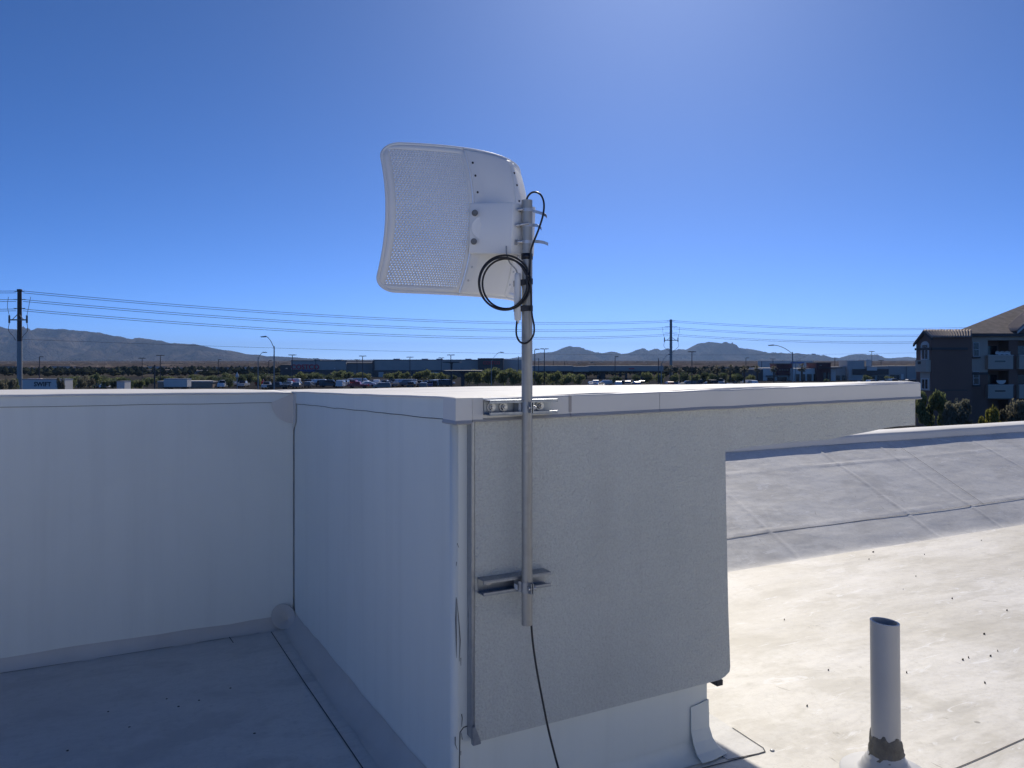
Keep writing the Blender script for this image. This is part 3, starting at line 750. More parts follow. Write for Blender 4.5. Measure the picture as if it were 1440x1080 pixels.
# hose clamps round the pole with their free tails
RI = Matrix.Rotation(-PSI, 4, 'Z')
def loc(px, py, Y):                               # world place to antenna space (ignoring the small tilt, applied by inverse)
    return ant_inv @ at(px, py, Y)
bpy.context.view_layer.update(); ant_inv = ant.matrix_world.inverted()
for ypx, tail in ((296, [(750, 297), (757, 298.5), (763, 300.5), (767, 302.5), (769, 305)]), (317.5, [(750, 316.5), (755, 317), (759, 319), (761.5, 322)]), (341, [(750, 339.5), (758, 339.8), (765, 341), (771, 343.5)])):
    zc = EYE+(HY-ypx)/F*PY; hw = .0042
    mb = MB(); ringp = [Vector((PX+(PRAD+.0012)*math.cos(a), PY+(PRAD+.0012)*math.sin(a), zc)) for a in [-math.pi*1.15+math.pi*1.3*i/20 for i in range(21)]]
    lead = [Vector((PX-.034, PY+.004, zc)), Vector((PX-.024, PY-.004, zc))]
    path = lead+ringp[2:-4]
    for i, (tx, ty) in enumerate(tail): path.append(at(tx, ty, PY-.004-.004*i))
    vs = []; fs = []
    for i, p in enumerate(path):
        t = (path[min(i+1, len(path)-1)]-path[max(i-1, 0)]).normalized(); nn = Vector((-t.y, t.x, 0)).normalized()*.0005
        vs += [ant_inv @ (p+nn+Vector((0, 0, -hw))), ant_inv @ (p-nn+Vector((0, 0, -hw))), ant_inv @ (p-nn+Vector((0, 0, hw))), ant_inv @ (p+nn+Vector((0, 0, hw)))]
    for i in range(len(path)-1):
        for k in range(4): fs.append((i*4+k, i*4+(k+1) % 4, (i+1)*4+(k+1) % 4, (i+1)*4+k))
    fs += [(0, 1, 2, 3), tuple(range(len(vs)-4, len(vs)))[::-1]]
    mb.add(vs, fs); hc = mb.build('hose_clamp', M['bolt'], ant, fix=True)
    mb = MB(); a_ = Vector((PX-.021, PY-.012, zc)); d_ = Vector((.026, -.006, .0035)) if ypx == 317.5 else Vector((.010, -.004, 0))
    mb.tube([ant_inv @ a_, ant_inv @ (a_+d_)], .0042, 10); mb.tube([ant_inv @ (a_+d_*-.35), ant_inv @ a_], .0052, 6); mb.build('clamp_screw', M['bolt'], hc)
    mb = MB(); q = ant_inv @ Vector((PX-.0335, PY-.001, zc)); mb.box((q.x-.004, q.y-.004, q.z-.0075), (q.x+.006, q.y+.001, q.z+.0075)); mb.build('clamp_slot', M['copinglip'], shell)

# ------------------------------------------------------------------ surge protector, cords and cables on the mast
sb = at(728, 450.5, PY-.012)
spro = empty('surge_protector', sb, 0, 'white tubular inline surge protector taped beside the mast', 'adapter')
mb = MB(); hh = 66/F*PY
mb.lathe([(.0, 0), (.0075, 0), (.0088, .0015), (.0092, .012), (.0098, .014), (.0096, hh-.02), (.0088, hh-.012), (.0080, hh-.001), (.006, hh), (0, hh)], (0, 0, 0), 20)
o = mb.build('housing', M['white2'], spro); 
mb = MB(); mb.lathe([(.0045, .0), (.0045, -.006), (.003, -.008)], (0, 0, 0), 12); mb.build('cable_gland', M['white2'], spro)
def cable(name, label, pts, r, mat, cat='cable', sub=6, group=None):
    w = [Vector(p) for p in pts]; b = min(w, key=lambda q: q.z).copy()
    mb = MB(b); mb.tube(smooth_path(w, sub), r, 8); o = mb.build(name, M[mat]); o.location = b
    return tag(o, label, cat, group)
cable('patch_cord', 'thin grey cord from the antenna housing to the white protector', [at(712, 346, 2.09), at(712.5, 357, 2.085), at(716, 368, 2.083), at(722, 375, 2.083), at(726, 380, 2.085), at(727.5, 386, 2.086)], .0019, 'greycord')
cyl = PY-PRAD-.004
loop = [at(741, 296, 2.10), at(740.5, 283, 2.10), at(742.5, 276, 2.10), at(748, 270.8, 2.098), at(755, 270.5, 2.095), at(761.5, 275.5, 2.09), at(765, 287, 2.085), at(763.5, 303, 2.08), at(758, 321, 2.078), at(751, 339, 2.078), at(746.5, 352, 2.079), at(746, 362, cyl), at(745.2, 378, cyl), at(745, 388, cyl-.002)]
c0 = (711, 397.5)
for turn, (rx, rz, dx, dy) in enumerate(((33, 35, .5, 1.5), (36.5, 38.5, -1.2, 0), (33.5, 36.5, -3.2, 1.0))):
    for k in range(20):
        a = -.22+2*math.pi*k/20
        loop.append(at(c0[0]+dx+rx*math.cos(a), c0[1]+dy-(-1)*rz*math.sin(a), cyl-.006-.004*turn+.006*math.cos(a)))
loop += [at(745.5, 400, cyl-.004), at(747, 420, cyl-.002), at(747.5, 434, cyl-.001), at(748.5, 445, cyl-.001), at(751, 458, cyl-.002), at(750.5, 470, cyl-.003), at(745, 479, cyl-.005), at(738, 482.8, cyl-.006), at(731, 480.5, cyl-.006), at(726.6, 472, cyl-.002), at(726, 462, cyl), at(727.5, 449, 2.088)]
cable('antenna_cable', 'black cable looped over the mast top and coiled beside it', loop, .0027, 'black', sub=5)
drop = [at(747, 868, 2.098), at(747.3, 880, 2.097), at(749.5, 905, 2.09), at(754.5, 940, 2.075), at(762, 980, 2.055), at(771, 1025, 2.035), at(781, 1065, 2.015), at(789, 1096, 2.0)]
e = deck_uv(800, 1165); drop += [roof_w(e[0], e[1]+.02, deck_z(e[1])+.05), roof_w(e[0]+.03, e[1]-.1, deck_z(e[1])+.012), roof_w(e[0]+.2, e[1]-.6, deck_z(e[1]-.6)+.012), roof_w(e[0]+.1, e[1]-1.4, deck_z(e[1]-1.4)+.012)]
cable('drop_cable', 'black cable hanging from the open foot of the mast', drop, .0029, 'black')

# ================================================================== the town beyond the roof
M['ground'] = plain('dry desert ground', (.075, .068, .060), .95, 0, .3, .02, spec=0)
M['asphalt'] = plain('car park asphalt', (.045, .045, .048), .9, 0, .2, .3, spec=0)
def mountain_mat(name, c1, c2):
    m, nt, b = new_mat(name)
    v = coords(nt); n = noise_t(nt, coords(nt, (1, .45, 2.2), (0, 0, .3)), .0019, 9, .6, .8); n2 = noise_t(nt, v, .02, 5, .7)
    c = ramp(nt, n, [(.40, c1), (.60, c2)])
    c = mix(nt, ramp(nt, n2, [(.45, 0), (.65, .4)]), c, tuple(x*.6 for x in c1))
    nt.links.new(c, b.inputs['Base Color']); b.inputs['Roughness'].default_value = 1; b.inputs['Specular IOR Level'].default_value = 0
    bump(nt, b, [noise_t(nt, coords(nt, (1, .6, 1)), .0032, 7, .6, .6), noise_t(nt, v, .016, 5, .6)], [260, 35])
    return m
M['mtn'] = mountain_mat('bare brown mountain', (.035, .034, .038), (.125, .105, .090))
mb = MB(); mb.grid(lambda a, b: ((a-.5)*40000, -300+20300*b**2.2, -.02+(0 if -300+20300*b**2.2 < 900 else .0045*(-300+20300*b**2.2-900))), 40, 60)
g = mb.build('ground', M['ground']); tag(g, kind='structure')
mb = MB(); mb.box((-190, 25, -.015), (225, 372, .0)); pk = mb.build('car_park', M['asphalt']); tag(pk, kind='structure')
def mountains(name, tab, D, depth, px0, px1, step, seed, foot):
    nx = int((px1-px0)/step); ny = 44; mb = MB()
    def fn(a, b):
        px = px0+(px1-px0)*a; k = (px-CX)/F
        ridge = EYE+(HY-lerp_tab(tab, px)+.9*fbm(px*.09, 1., 5, seed))/F*D
        t = (b-.62)/.62 if b < .62 else (b-.62)/.38     # -1 .. 0 front slope, 0 .. 1 behind
        Y = D+depth*(t*1.0)
        base_h = .0045*(Y-900)
        if b < .62:
            s = 1+t; h = s**1.35
            gul = fbm(k*D*.0030+.9*fbm(k*D*.0012, t*2, 3, seed), t*1.6, 7, seed)
            rdg = 1-abs(fbm(k*D*.0042+.5*t, t*.9, 5, seed+4))*2
            h = h+(1.0*gul+.55*(rdg-.5))*s*(1-s)*2.6
        else: h = (1-t)**1.2
        z = base_h*0+foot+(ridge-foot)*max(h, -.05)
        if b <= .001: z = -30
        return (k*D*(Y/D)**.35, Y, z)
    mb.grid(fn, nx, ny); o = mb.build(name, M['mtn']); tag(o, kind='structure'); return o
TL = [(-80, 456), (0, 459), (15, 462), (45, 465.5), (54, 461), (82, 461), (112, 464), (140, 466), (155, 470), (170, 472), (187, 477.5), (196, 475), (207, 476), (240, 482), (275, 484.5), (300, 489), (325, 493), (340, 496), (360, 499), (382, 501), (405, 501.5), (422, 503), (445, 505), (500, 507), (540, 507.5), (600, 509)]
TR = [(560, 509), (700, 505), (714, 504), (733, 502), (756, 496), (778, 495), (790, 490), (801, 486), (806, 487.5), (816, 488), (825, 492.5), (844, 497), (859, 494), (866, 495), (874, 498), (888, 494.7), (902, 490), (912, 492.5), (923, 489), (929, 492.5), (939, 489), (945, 492.5), (954, 490), (964, 492), (981, 483), (997, 480.7), (1018, 483), (1039, 488.5), (1060, 492.5), (1069, 495), (1084, 498), (1098, 495.5), (1107, 497), (1121, 496), (1137, 499), (1148, 503.7), (1158, 499), (1170, 503.7), (1185, 502.7), (1195, 499), (1207, 497), (1220, 499), (1236, 503.7), (1250, 504), (1265, 502), (1279, 504), (1330, 503), (1400, 500), (1500, 498)]
mountains('mountain_range', TL, 7000, 1500, -80, 600, 2.0, 2.3, 14)
mountains('mountain_range', TR, 9500, 1500, 560, 1500, 2.0, 5.1, 8)
# ------------------------------------------------------------------ far suburb on the valley floor: one mass
rng = random.Random(3)
M['roofs'] = plain('far roofs', (.13, .11, .10), .9, 0, .4, .02, spec=0)
M['pale'] = plain('far pale walls', (.45, .42, .39), .9, 0, .3, .02, spec=0)
M['scrub'] = plain('far scrub', (.045, .05, .030), .95, 0, .4, .05, spec=0)
mb = MB()
for _ in range(3600):
    Y = 620+2300*rng.random()**1.3; px = rng.uniform(-60, 1500)
    if px < 420: zmax = 1
    else: zmax = .4
    X = (px-CX)/F*Y; zg = 0 if Y < 900 else .0045*(Y-900)
    w = rng.uniform(5, 9); d = rng.uniform(5, 8); h = rng.uniform(2.6, 4.2)
    mi = 1 if rng.random() < .6 else 0
    mb.box((X-w, Y-d, zg), (X+w, Y+d, zg+h), mi)
    mb.add([(X-w-.5, Y-d-.5, zg+h), (X+w+.5, Y-d-.5, zg+h), (X+w+.5, Y+d+.5, zg+h), (X-w-.5, Y+d+.5, zg+h), (X-w*.5, Y, zg+h+1.8), (X+w*.5, Y, zg+h+1.8)], [(0, 1, 5, 4), (1, 2, 5), (2, 3, 4, 5), (3, 0, 4)], 0)
sub = mb.build('far_suburb', [M['roofs'], M['pale']]); tag(sub, 'tiny far houses spread over the valley floor', 'suburb', kind='stuff')
mb = MB()
for _ in range(15000):
    Y = 385+2900*rng.random()**1.1; px = rng.uniform(-60, 1500); X = (px-CX)/F*Y; zg = 0 if Y < 900 else .0045*(Y-900)
    r = rng.uniform(1.2, 3.6); h = rng.uniform(1.6, 5.2); a0 = rng.random()*6
    ring_ = [(X+r*rng.uniform(.7, 1.2)*math.cos(a0+t), Y+r*math.sin(a0+t), zg+h*rng.uniform(.4, .65)) for t in (0, 1.05, 2.1, 3.14, 4.2, 5.2)]
    mb.add([(X, Y, zg), (X+rng.uniform(-.6, .6), Y, zg+h)]+ring_, [f for i in range(6) for f in ((0, 2+(i+1) % 6, 2+i), (1, 2+i, 2+(i+1) % 6))])
sub = mb.build('far_scrub', M['scrub']); tag(sub, 'dark far trees and scrub between the valley houses', 'scrub', kind='stuff')

# ------------------------------------------------------------------ buildings of the town
def bmat(n, c, r=.8, v=.08): M[n] = plain(n.replace('_', ' '), c, r, 0, v, .3); return M[n]
bmat('grey_block', (.38, .365, .335)); bmat('light_block', (.49, .465, .43)); bmat('dark_block', (.085, .08, .078)); bmat('mid_block', (.21, .20, .19)); bmat('tan_wall', (.36, .27, .20))
bmat('white_wall', (.67, .635, .58)); bmat('maroon', (.10, .025, .03)); bmat('red_sign', (.55, .03, .06), .5); bmat('blue_sign', (.03, .09, .35), .5); bmat('dark_glass', (.02, .022, .028), .15)
bmat('steel_dark', (.045, .045, .05), .6); bmat('steel_grey', (.25, .26, .27), .5)
bmat('brown_wall', (.20, .115, .085)); bmat('beige_wall', (.50, .43, .35)); bmat('trim_white', (.62, .60, .57)); M['shingle'] = plain('shingle', (.20, .165, .145), .95, 0, .3, 1.5, .03); bmat('roof_tile', (.34, .27, .235), .85, .2)
bmat('pole_brown', (.075, .055, .045)); bmat('pole_grey', (.30, .31, .30)); bmat('wire', (.06, .065, .075)); bmat('insulator', (.10, .09, .085), .4)
def text_mesh(name, body, size, mat, parent, loc, extrude=.05, bold=0.0):
    cu = bpy.data.curves.new(name+'_font', 'FONT'); cu.body = body; cu.size = size; cu.extrude = extrude; cu.offset = bold; cu.align_x = 'CENTER'; cu.align_y = 'CENTER'
    to = bpy.data.objects.new(name+'_tmp', cu); COL.objects.link(to); bpy.context.view_layer.update()
    me = bpy.data.meshes.new_from_object(to.evaluated_get(bpy.context.evaluated_depsgraph_get())); bpy.data.objects.remove(to)
    me.materials.clear(); me.materials.append(M[mat]); me.name = name
    o = bpy.data.objects.new(name, me); COL.objects.link(o); o.parent = parent; o.location = loc; o.rotation_euler = (math.radians(90), 0, 0)
    return o
class Bld:
    """a building placed by its survey: columns px, rows py at distance Y; walls run back 'dep' metres"""
    def __init__(s, name, label, px0, px1, Y, cat='building', group=None):
        s.Y = Y; s.x0 = (px0-CX)/F*Y; c = ((px0+px1)/2-CX)/F*Y; s.b = Vector((c, Y, 0)); s.o = empty(name, s.b, 0, label, cat, group)
    def X(s, px): return (px-CX)/F*s.Y
    def Z(s, py): return EYE+(HY-py)/F*s.Y
    def block(s, part, mat, px0, px1, py_top, py_bot=None, front=0, dep=20, coping=None):
        z0 = 0 if py_bot is None else s.Z(py_bot)
        mb = MB(s.b); mb.box((s.X(px0), s.Y-front, z0), (s.X(px1), s.Y-front+dep, s.Z(py_top))); o = mb.build(part, M[mat], s.o)
        if coping:
            mb = MB(s.b); mb.box((s.X(px0)-.15, s.Y-front-.2, s.Z(py_top)), (s.X(px1)+.15, s.Y-front+dep+.2, s.Z(py_top)+.35)); mb.build('coping', M[coping], o)
        return o
    def slab(s, part, mat, px0, px1, py0, py1, proud=.15, th=.3, parent=None):
        mb = MB(s.b); mb.box((s.X(px0), s.Y-proud, s.Z(py1)), (s.X(px1), s.Y-proud+th, s.Z(py0))); return mb.build(part, M[mat], parent or s.o)
# warehouse store with the red lettering
w = Bld('warehouse_store', 'long grey warehouse store with red sign letters behind the car park', 394, 736, 380)
w.block('wall', 'dark_block', 394, 411, 513, dep=60); w.block('wall', 'grey_block', 411, 488, 507.8, dep=70, front=2, coping='dark_block'); w.block('wall', 'mid_block', 488, 527, 511.3, dep=60, coping='dark_block')
w.block('wall', 'grey_block', 527, 673, 506.6, dep=80, front=3, coping='mid_block'); eb = w.block('entrance_block', 'dark_block', 673, 708, 504.8, dep=40, front=8, coping='dark_block'); w.block('wall', 'light_block', 708, 737, 505.5, dep=60)
w.slab('wall_band', 'dark_block', 411.5, 487.5, 520, 536, 2.3); w.slab('wall_band', 'dark_block', 527.5, 672.5, 520.5, 536, 3.3); w.slab('pilaster', 'dark_block', 525.5, 528, 507, 536, 3.6)
w.slab('dock_door', 'light_block', 534, 541, 523, 532, 3.5); w.slab('dock_door', 'light_block', 607, 618, 523, 532, 3.5)
text_mesh('sign_lettering', 'COSTCO', 3.35, 'red_sign', w.o, (w.X(431)-w.b.x, -2.5, w.Z(516.3)), .1, .07)
text_mesh('sign_lettering', 'WHOLESALE', 1.3, 'blue_sign', w.o, (w.X(434)-w.b.x, -2.6, w.Z(521.2)), .1, .03)
for px in (406, 473, 598, 647): 
    mb = MB(w.b); mb.box((w.X(px)-.25, w.Y-4.2, w.Z(518.4)), (w.X(px)+.25, w.Y-3.2, w.Z(517.4))); mb.build('wall_lamp', M['white_wall'], w.o)
text_mesh('sign_lettering', 'COSTCO', 2.0, 'red_sign', eb, (w.X(692)-w.b.x, -8.2, w.Z(510.5)), .1, .04)
for px, py in ((430, 507.8), (462, 507.8), (548, 506.6), (590, 506.6), (612, 506.6), (655, 506.6)):
    mb = MB(w.b); mb.box((w.X(px)-1.6, w.Y+22, w.Z(py)-.5), (w.X(px)+1.6, w.Y+25, w.Z(py)+.9)); mb.build('rooftop_unit', M['light_block'], w.o)
# long fuel canopy
c = Bld('fuel_canopy', 'long low grey fuel station canopy on dark columns right of the mast', 736, 936, 330, 'canopy')
c.slab('canopy_roof', 'grey_block', 736, 806, 514.2, 522.5, 0, 14); c.slab('canopy_roof', 'grey_block', 806.2, 828, 515.2, 522.5, .3, 14); c.slab('canopy_roof', 'grey_block', 828.2, 933, 514.2, 522.5, 0, 14)
c.slab('roof_edge', 'dark_block', 735, 934, 521.5, 522.8, .25, 14.3)
for px in (742, 786, 808, 821, 848, 851, 874, 882, 903): c.slab('column', 'steel_dark', px-1.6, px+1.6, 522.5, 545, -3, 1.2)
for px in (823, 845, 905): c.slab('pump', 'steel_dark', px-4, px+4, 527, 545, -4, 1.0)
c.slab('sign_strip', 'red_sign', 884, 892, 517.8, 519.0, .35, .1)
# T-shaped parking shades seen end-on
for (pxc, top, half, th, pw, lab, Y) in ((634, 509, 12, 1.2, 2.8, 'tall dark T-shaped parking shade, the narrower of two', 215), (650, 521.4, 27, 2.0, 5.0, 'dark T-shaped parking shade with wide flat top and thick post', 190)):
    b_ = at(pxc, 545, Y); t = empty('parking_shade', (b_.x, Y, 0), 0, lab, 'shade canopy')
    zt = EYE+(HY-top)/F*Y; hw = half/F*Y; tt = th/F*Y; pp_ = pw/F*Y/2
    mb = MB((b_.x, Y, 0)); mb.prism([(b_.x-hw, Y, zt+.06), (b_.x-hw, Y, zt-tt*.6), (b_.x-pp_*2, Y, zt-tt), (b_.x+pp_*2, Y, zt-tt), (b_.x+hw, Y, zt-tt*.6), (b_.x+hw, Y, zt+.06)], (0, 9, 0)); mb.build('roof', M['steel_dark'], t)
    mb = MB((b_.x, Y, 0)); mb.prism([(b_.x-pp_, Y+2, 0), (b_.x+pp_, Y+2, 0), (b_.x+pp_, Y+2, zt-tt*2.6), (b_.x+pp_*1.9, Y+2, zt-tt), (b_.x-pp_*1.9, Y+2, zt-tt), (b_.x-pp_, Y+2, zt-tt*2.6)], (0, .6, 0)); mb.build('post', M['steel_dark'], t)
# tan building far left
t = Bld('tan_building', 'tan two-storey building with a row of dark openings below the mountains', 64, 158, 620)
t.block('wall', 'tan_wall', 64, 126, 518.5, dep=30); t.block('wall', 'tan_wall', 126, 143, 516.8, dep=30, front=.5); t.block('wall', 'tan_wall', 143, 158, 519, dep=30)
for px in (74.5, 84, 94.5, 105.5, 117, 129, 140, 150): t.slab('window', 'dark_glass', px-2.8, px+2.8, 521.5, 526.5, .6, .4)
t2_ = Bld('low_building', 'low dark building with a pale roof edge behind the trees at left', 186, 292, 480); t2_.block('wall', 'mid_block', 186, 292, 521, dep=20); t2_.slab('roof_edge', 'tan_wall', 200, 262, 520, 521.5, .5, 18)
t3 = Bld('flat_shed', 'pale green flat shed at the left roof edge with a dark door', 222, 299, 215); t3.block('wall', 'tan_wall', 222, 299, 537.5, dep=8, coping='light_block'); t3.slab('door', 'dark_glass', 230, 248, 540.5, 548, .2, .3)
# retail row on the right
r1 = Bld('retail_store', 'white store with a dark maroon sign tower beside the double street lamp', 1063, 1112, 300)
r1.block('pier', 'dark_block', 1063, 1073, 519.5, dep=18); r1.block('wall', 'white_wall', 1073, 1108, 517.5, dep=18); r1.block('sign_tower', 'maroon', 1090, 1112, 512.3, 527.5, front=2, dep=8, coping='dark_block')
r1.slab('canopy', 'dark_block', 1077, 1092, 528, 529.3, 2, 2); r1.slab('window', 'dark_glass', 1079, 1089, 531, 541, .3, .4); r1.slab('window', 'dark_glass', 1093, 1106, 530, 541, .3, .4)
for k, px in enumerate((1093, 1096.5, 1100, 1103.5)): r1.slab('sign_letter', 'tan_wall', px, px+2.2, 519.5, 521, 2.3, .3)
r2 = Bld('white_store', 'big white box store rising behind the retail row', 1102, 1143, 380); r2.block('wall', 'white_wall', 1102, 1143, 507.3, dep=40); r2.slab('sign_panel', 'blue_sign', 1112, 1131, 509.2, 511, .2, .3)
r3 = Bld('retail_store', 'white and dark red shop block with black windows behind the palm', 1115, 1168, 295)
r3.block('wall', 'white_wall', 1115, 1150, 518, dep=16); r3.block('entry_tower', 'maroon', 1146, 1166, 511, front=1.5, dep=10, coping='dark_block'); r3.block('wall', 'white_wall', 1166.5, 1175, 517, dep=12)
for a, b_ in ((1118, 1124), (1127, 1132), (1135, 1141), (1144, 1150)): r3.slab('window', 'dark_glass', a, b_, 526, 540, .3, .4)
for a, b_ in ((1155, 1159), (1161, 1164)): r3.slab('window', 'dark_glass', a, b_, 524, 540, 1.8, .4)
r3.slab('canopy', 'dark_block', 1148, 1180, 516.8, 517.9, 3, 3); r3.slab('gap', 'mid_block', 1150, 1153, 513, 514.5, 1.8, .3)
r4 = Bld('retail_store', 'grey shop row with a tall pale tower and a dark flat awning', 1174, 1248, 305)
r4.block('wall', 'grey_block', 1174, 1250, 515.5, dep=16); r4.block('tower', 'light_block', 1190, 1214, 507, dep=8, front=1); r4.block('tower', 'white_wall', 1218, 1225.5, 506.2, dep=8, front=0); r4.slab('fascia', 'dark_block', 1197, 1247, 519, 527, 1.6, .5)
for a, b_ in ((1176, 1181), (1184, 1189), (1199, 1206), (1209, 1217), (1222, 1230), (1234, 1244)): r4.slab('window', 'dark_glass', a, b_, 528, 540, .3, .4)
r4.slab('sign_panel', 'white_wall', 1216, 1230, 516, 521, 2, .3); r4.slab('column', 'light_block', 1191, 1194, 520, 541, 1.5, .8)
r5 = Bld('retail_store', 'plain grey store wall beside the brown apartment block', 1248, 1300, 320); r5.block('wall', 'grey_block', 1248, 1300, 514.5, dep=20); r5.slab('window', 'dark_glass', 1252, 1264, 527, 540, .3, .4); r5.slab('door', 'white_wall', 1266, 1270, 526, 541, .4, .4); r5.slab('joint', 'mid_block', 1274, 1274.8, 515, 541, .2, .4)

# ------------------------------------------------------------------ brown apartment block on the right
AY = 79.0
ap = Bld('apartment_block', 'brown three-storey apartment block with tiled roof at right', 1288, 1500, AY)
X, Z = ap.X, ap.Z; b0 = ap.b; XL = X(1310); XR = X(1360)
def apart(part, mat, fn, parent=None, **k):
    mb = MB(b0); fn(mb); return mb.build(part, M[mat], parent or ap.o, **k)
YB = 82.0
# gable wing: end wall faces left, long wall faces the camera
apex = 80.26; zap = Z(464.6); ze = Z(474.2); zf = EYE+27/F*YB
apart('gable_wing', 'brown_wall', lambda m: m.prism([(XL, AY, 0), (XL, AY, ze), (XL, apex, zap-.1), (XL, YB, zf), (XL, YB, 0)], (XR-XL+.5, 0, 0)))
apart('cornice', 'dark_block', lambda m: (m.box((XL-.12, AY-.14, Z(492)), (XR, AY-.005, Z(488.8))), m.box((XL-.14, AY-.14, Z(492)), (XL-.005, YB+.05, Z(488.8)))))
apart('belt_course', 'dark_block', lambda m: m.box((XL-.06, AY-.08, Z(549)), (XR, AY-.004, Z(548))))
def tiles(m, p0, p1, q0, q1, n):
    """corrugated barrel tiles between an upper edge p0-p1 and a lower edge q0-q1"""
    p0, p1, q0, q1 = map(Vector, (p0, p1, q0, q1)); up = (p1-p0).cross(q0-p0).normalized(); up = up if up.z > 0 else -up
    K = 5; vs = []; fs = []
    cols = n*K
    for i in range(cols+1):
        t = i/cols; h = abs(math.sin(math.pi*i/K))*.17
        for j in range(7):
            s = j/6; p = (p0+(p1-p0)*t)*(1-s)+(q0+(q1-q0)*t)*s
            vs.append(p+up*(h+.02+(.02 if j % 2 else 0)))
    for i in range(cols):
        for j in range(6): fs.append((i*7+j, i*7+j+1, (i+1)*7+j+1, (i+1)*7+j))
    m.add(vs, fs, 0, True)
apart('tile_roof', 'roof_tile', lambda m: tiles(m, (XL-.15, apex, zap), (XR+1.2, apex, zap), (XL-.15, AY-.35, ze-.12), (XR+.2, AY-.35, ze-.12), 16), solid=.03)
apart('tile_roof', 'roof_tile', lambda m: tiles(m, (XL-.15, apex, zap), (XR+1, apex, zap), (XL-.15, YB+.35, zf-.12), (XR+1, YB+.35, zf-.12), 21), solid=.03)
apart('eave_trim', 'dark_block', lambda m: m.prism([(XL-.18, AY-.3, ze-.28), (XL-.18, AY-.3, ze-.08), (XL-.18, apex, zap), (XL-.18, YB+.35, zf-.1), (XL-.18, YB+.35, zf-.32), (XL-.18, apex, zap-.25)], (.16, 0, 0)))
def yend(px): return XL*F/(px-CX)            # depth on the end wall seen in that column
def endbox(m, pa, pb, py0, py1, proud, th=.05):
    ya, yb = yend(pb), yend(pa); ym = (ya+yb)/2; s = ym/F
    m.box((XL-proud, ya, EYE+(HY-py1)*s), (XL-proud+th, yb, EYE+(HY-py0)*s))
tr = apart('window', 'trim_white', lambda m: (endbox(m, 1295.6, 1307, 486, 506, .07, .06), m.prism([(XL-.07, (yend(1307)+yend(1295.6))/2+(yend(1295.6)-yend(1307))/2*math.cos(a), EYE+(HY-486)*yend(1301)/F+.45*math.sin(a)) for a in [math.pi*i/10 for i in range(11)]], (.06, 0, 0))))
for a, b_ in ((1297.6, 1300.8), (1302, 1305.2)):
    apart('pane', 'dark_glass', lambda m, a=a, b_=b_: endbox(m, a, b_, 491.5, 504.5, .09, .03), tr)
apart('pane', 'dark_glass', lambda m: endbox(m, 1298, 1305, 485, 490, .09, .03), tr)
jb = apart('juliet_balcony', 'beige_wall', lambda m: endbox(m, 1293.2, 1309, 506.3, 523, .45, .45)); apart('vent_slot', 'dark_glass', lambda m: endbox(m, 1297, 1301, 508, 512, .48, .04), jb)
apart('wall_panel', 'beige_wall', lambda m: endbox(m, 1294.5, 1308, 523.2, 549, .04, .04))
tr = apart('window', 'trim_white', lambda m: endbox(m, 1296.4, 1307, 532, 548, .08, .05))
for a, b_ in ((1298, 1301), (1302.3, 1305.4)): apart('pane', 'dark_glass', lambda m, a=a, b_=b_: endbox(m, a, b_, 533.5, 546.5, .10, .03), tr)
# recessed wing with windows and balconies
YW = 82.0; Xw = lambda px: (px-CX)/F*YW; Zw = lambda py: EYE+(HY-py)/F*YW
apart('wing_wall', 'beige_wall', lambda m: m.box((Xw(1357), YW, Zw(523.5)), (Xw(1389), YW+8, Zw(469))))
apart('wing_wall', 'brown_wall', lambda m: m.box((Xw(1357), YW-.03, 0), (Xw(1389), YW+8, Zw(523.6))))
apart('belt_course', 'dark_block', lambda m: m.box((Xw(1360), YW-.12, Zw(527)), (Xw(1389), YW-.035, Zw(523.5))))
apart('balcony_wall', 'brown_wall', lambda m: m.box((Xw(1389), YW+1.6, 0), (Xw(1520), YW+8, Zw(469))))
apart('balcony_lintel', 'beige_wall', lambda m: m.box((Xw(1389), YW-.02, Zw(478.5)), (Xw(1520), YW+1.6, Zw(467.5))))
apart('balcony_pier', 'brown_wall', lambda m: m.box((Xw(1418), YW-.05, 0), (Xw(1431), YW+1.6, Zw(478))))
for z0, z1 in ((519.2, 521.5), (560, 562)): apart('balcony_floor', 'brown_wall', lambda m, z0=z0, z1=z1: m.box((Xw(1389), YW, Zw(z1)), (Xw(1520), YW+1.6, Zw(z0))))
for (y0, y1) in ((481.5, 501.5), (522, 541)):
    wn_ = apart('window', 'trim_white', lambda m, y0=y0, y1=y1: m.box((Xw(1367.6), YW-.09, Zw(y1)), (Xw(1376.6), YW-.04, Zw(y0))))
    apart('pane', 'dark_glass', lambda m, y0=y0, y1=y1: (m.box((Xw(1368.6), YW-.11, Zw((y0+y1)/2-.3)), (Xw(1375.6), YW-.08, Zw(y0+1)))), wn_)
    apart('pane', 'dark_glass', lambda m, y0=y0, y1=y1: (m.box((Xw(1368.6), YW-.11, Zw(y1-1)), (Xw(1375.6), YW-.08, Zw((y0+y1)/2+.4)))), wn_)
    apart('sill', 'dark_block', lambda m, y1=y1: m.box((Xw(1366.5), YW-.2, Zw(y1+2.4)), (Xw(1377.5), YW-.03, Zw(y1+.2))), wn_)
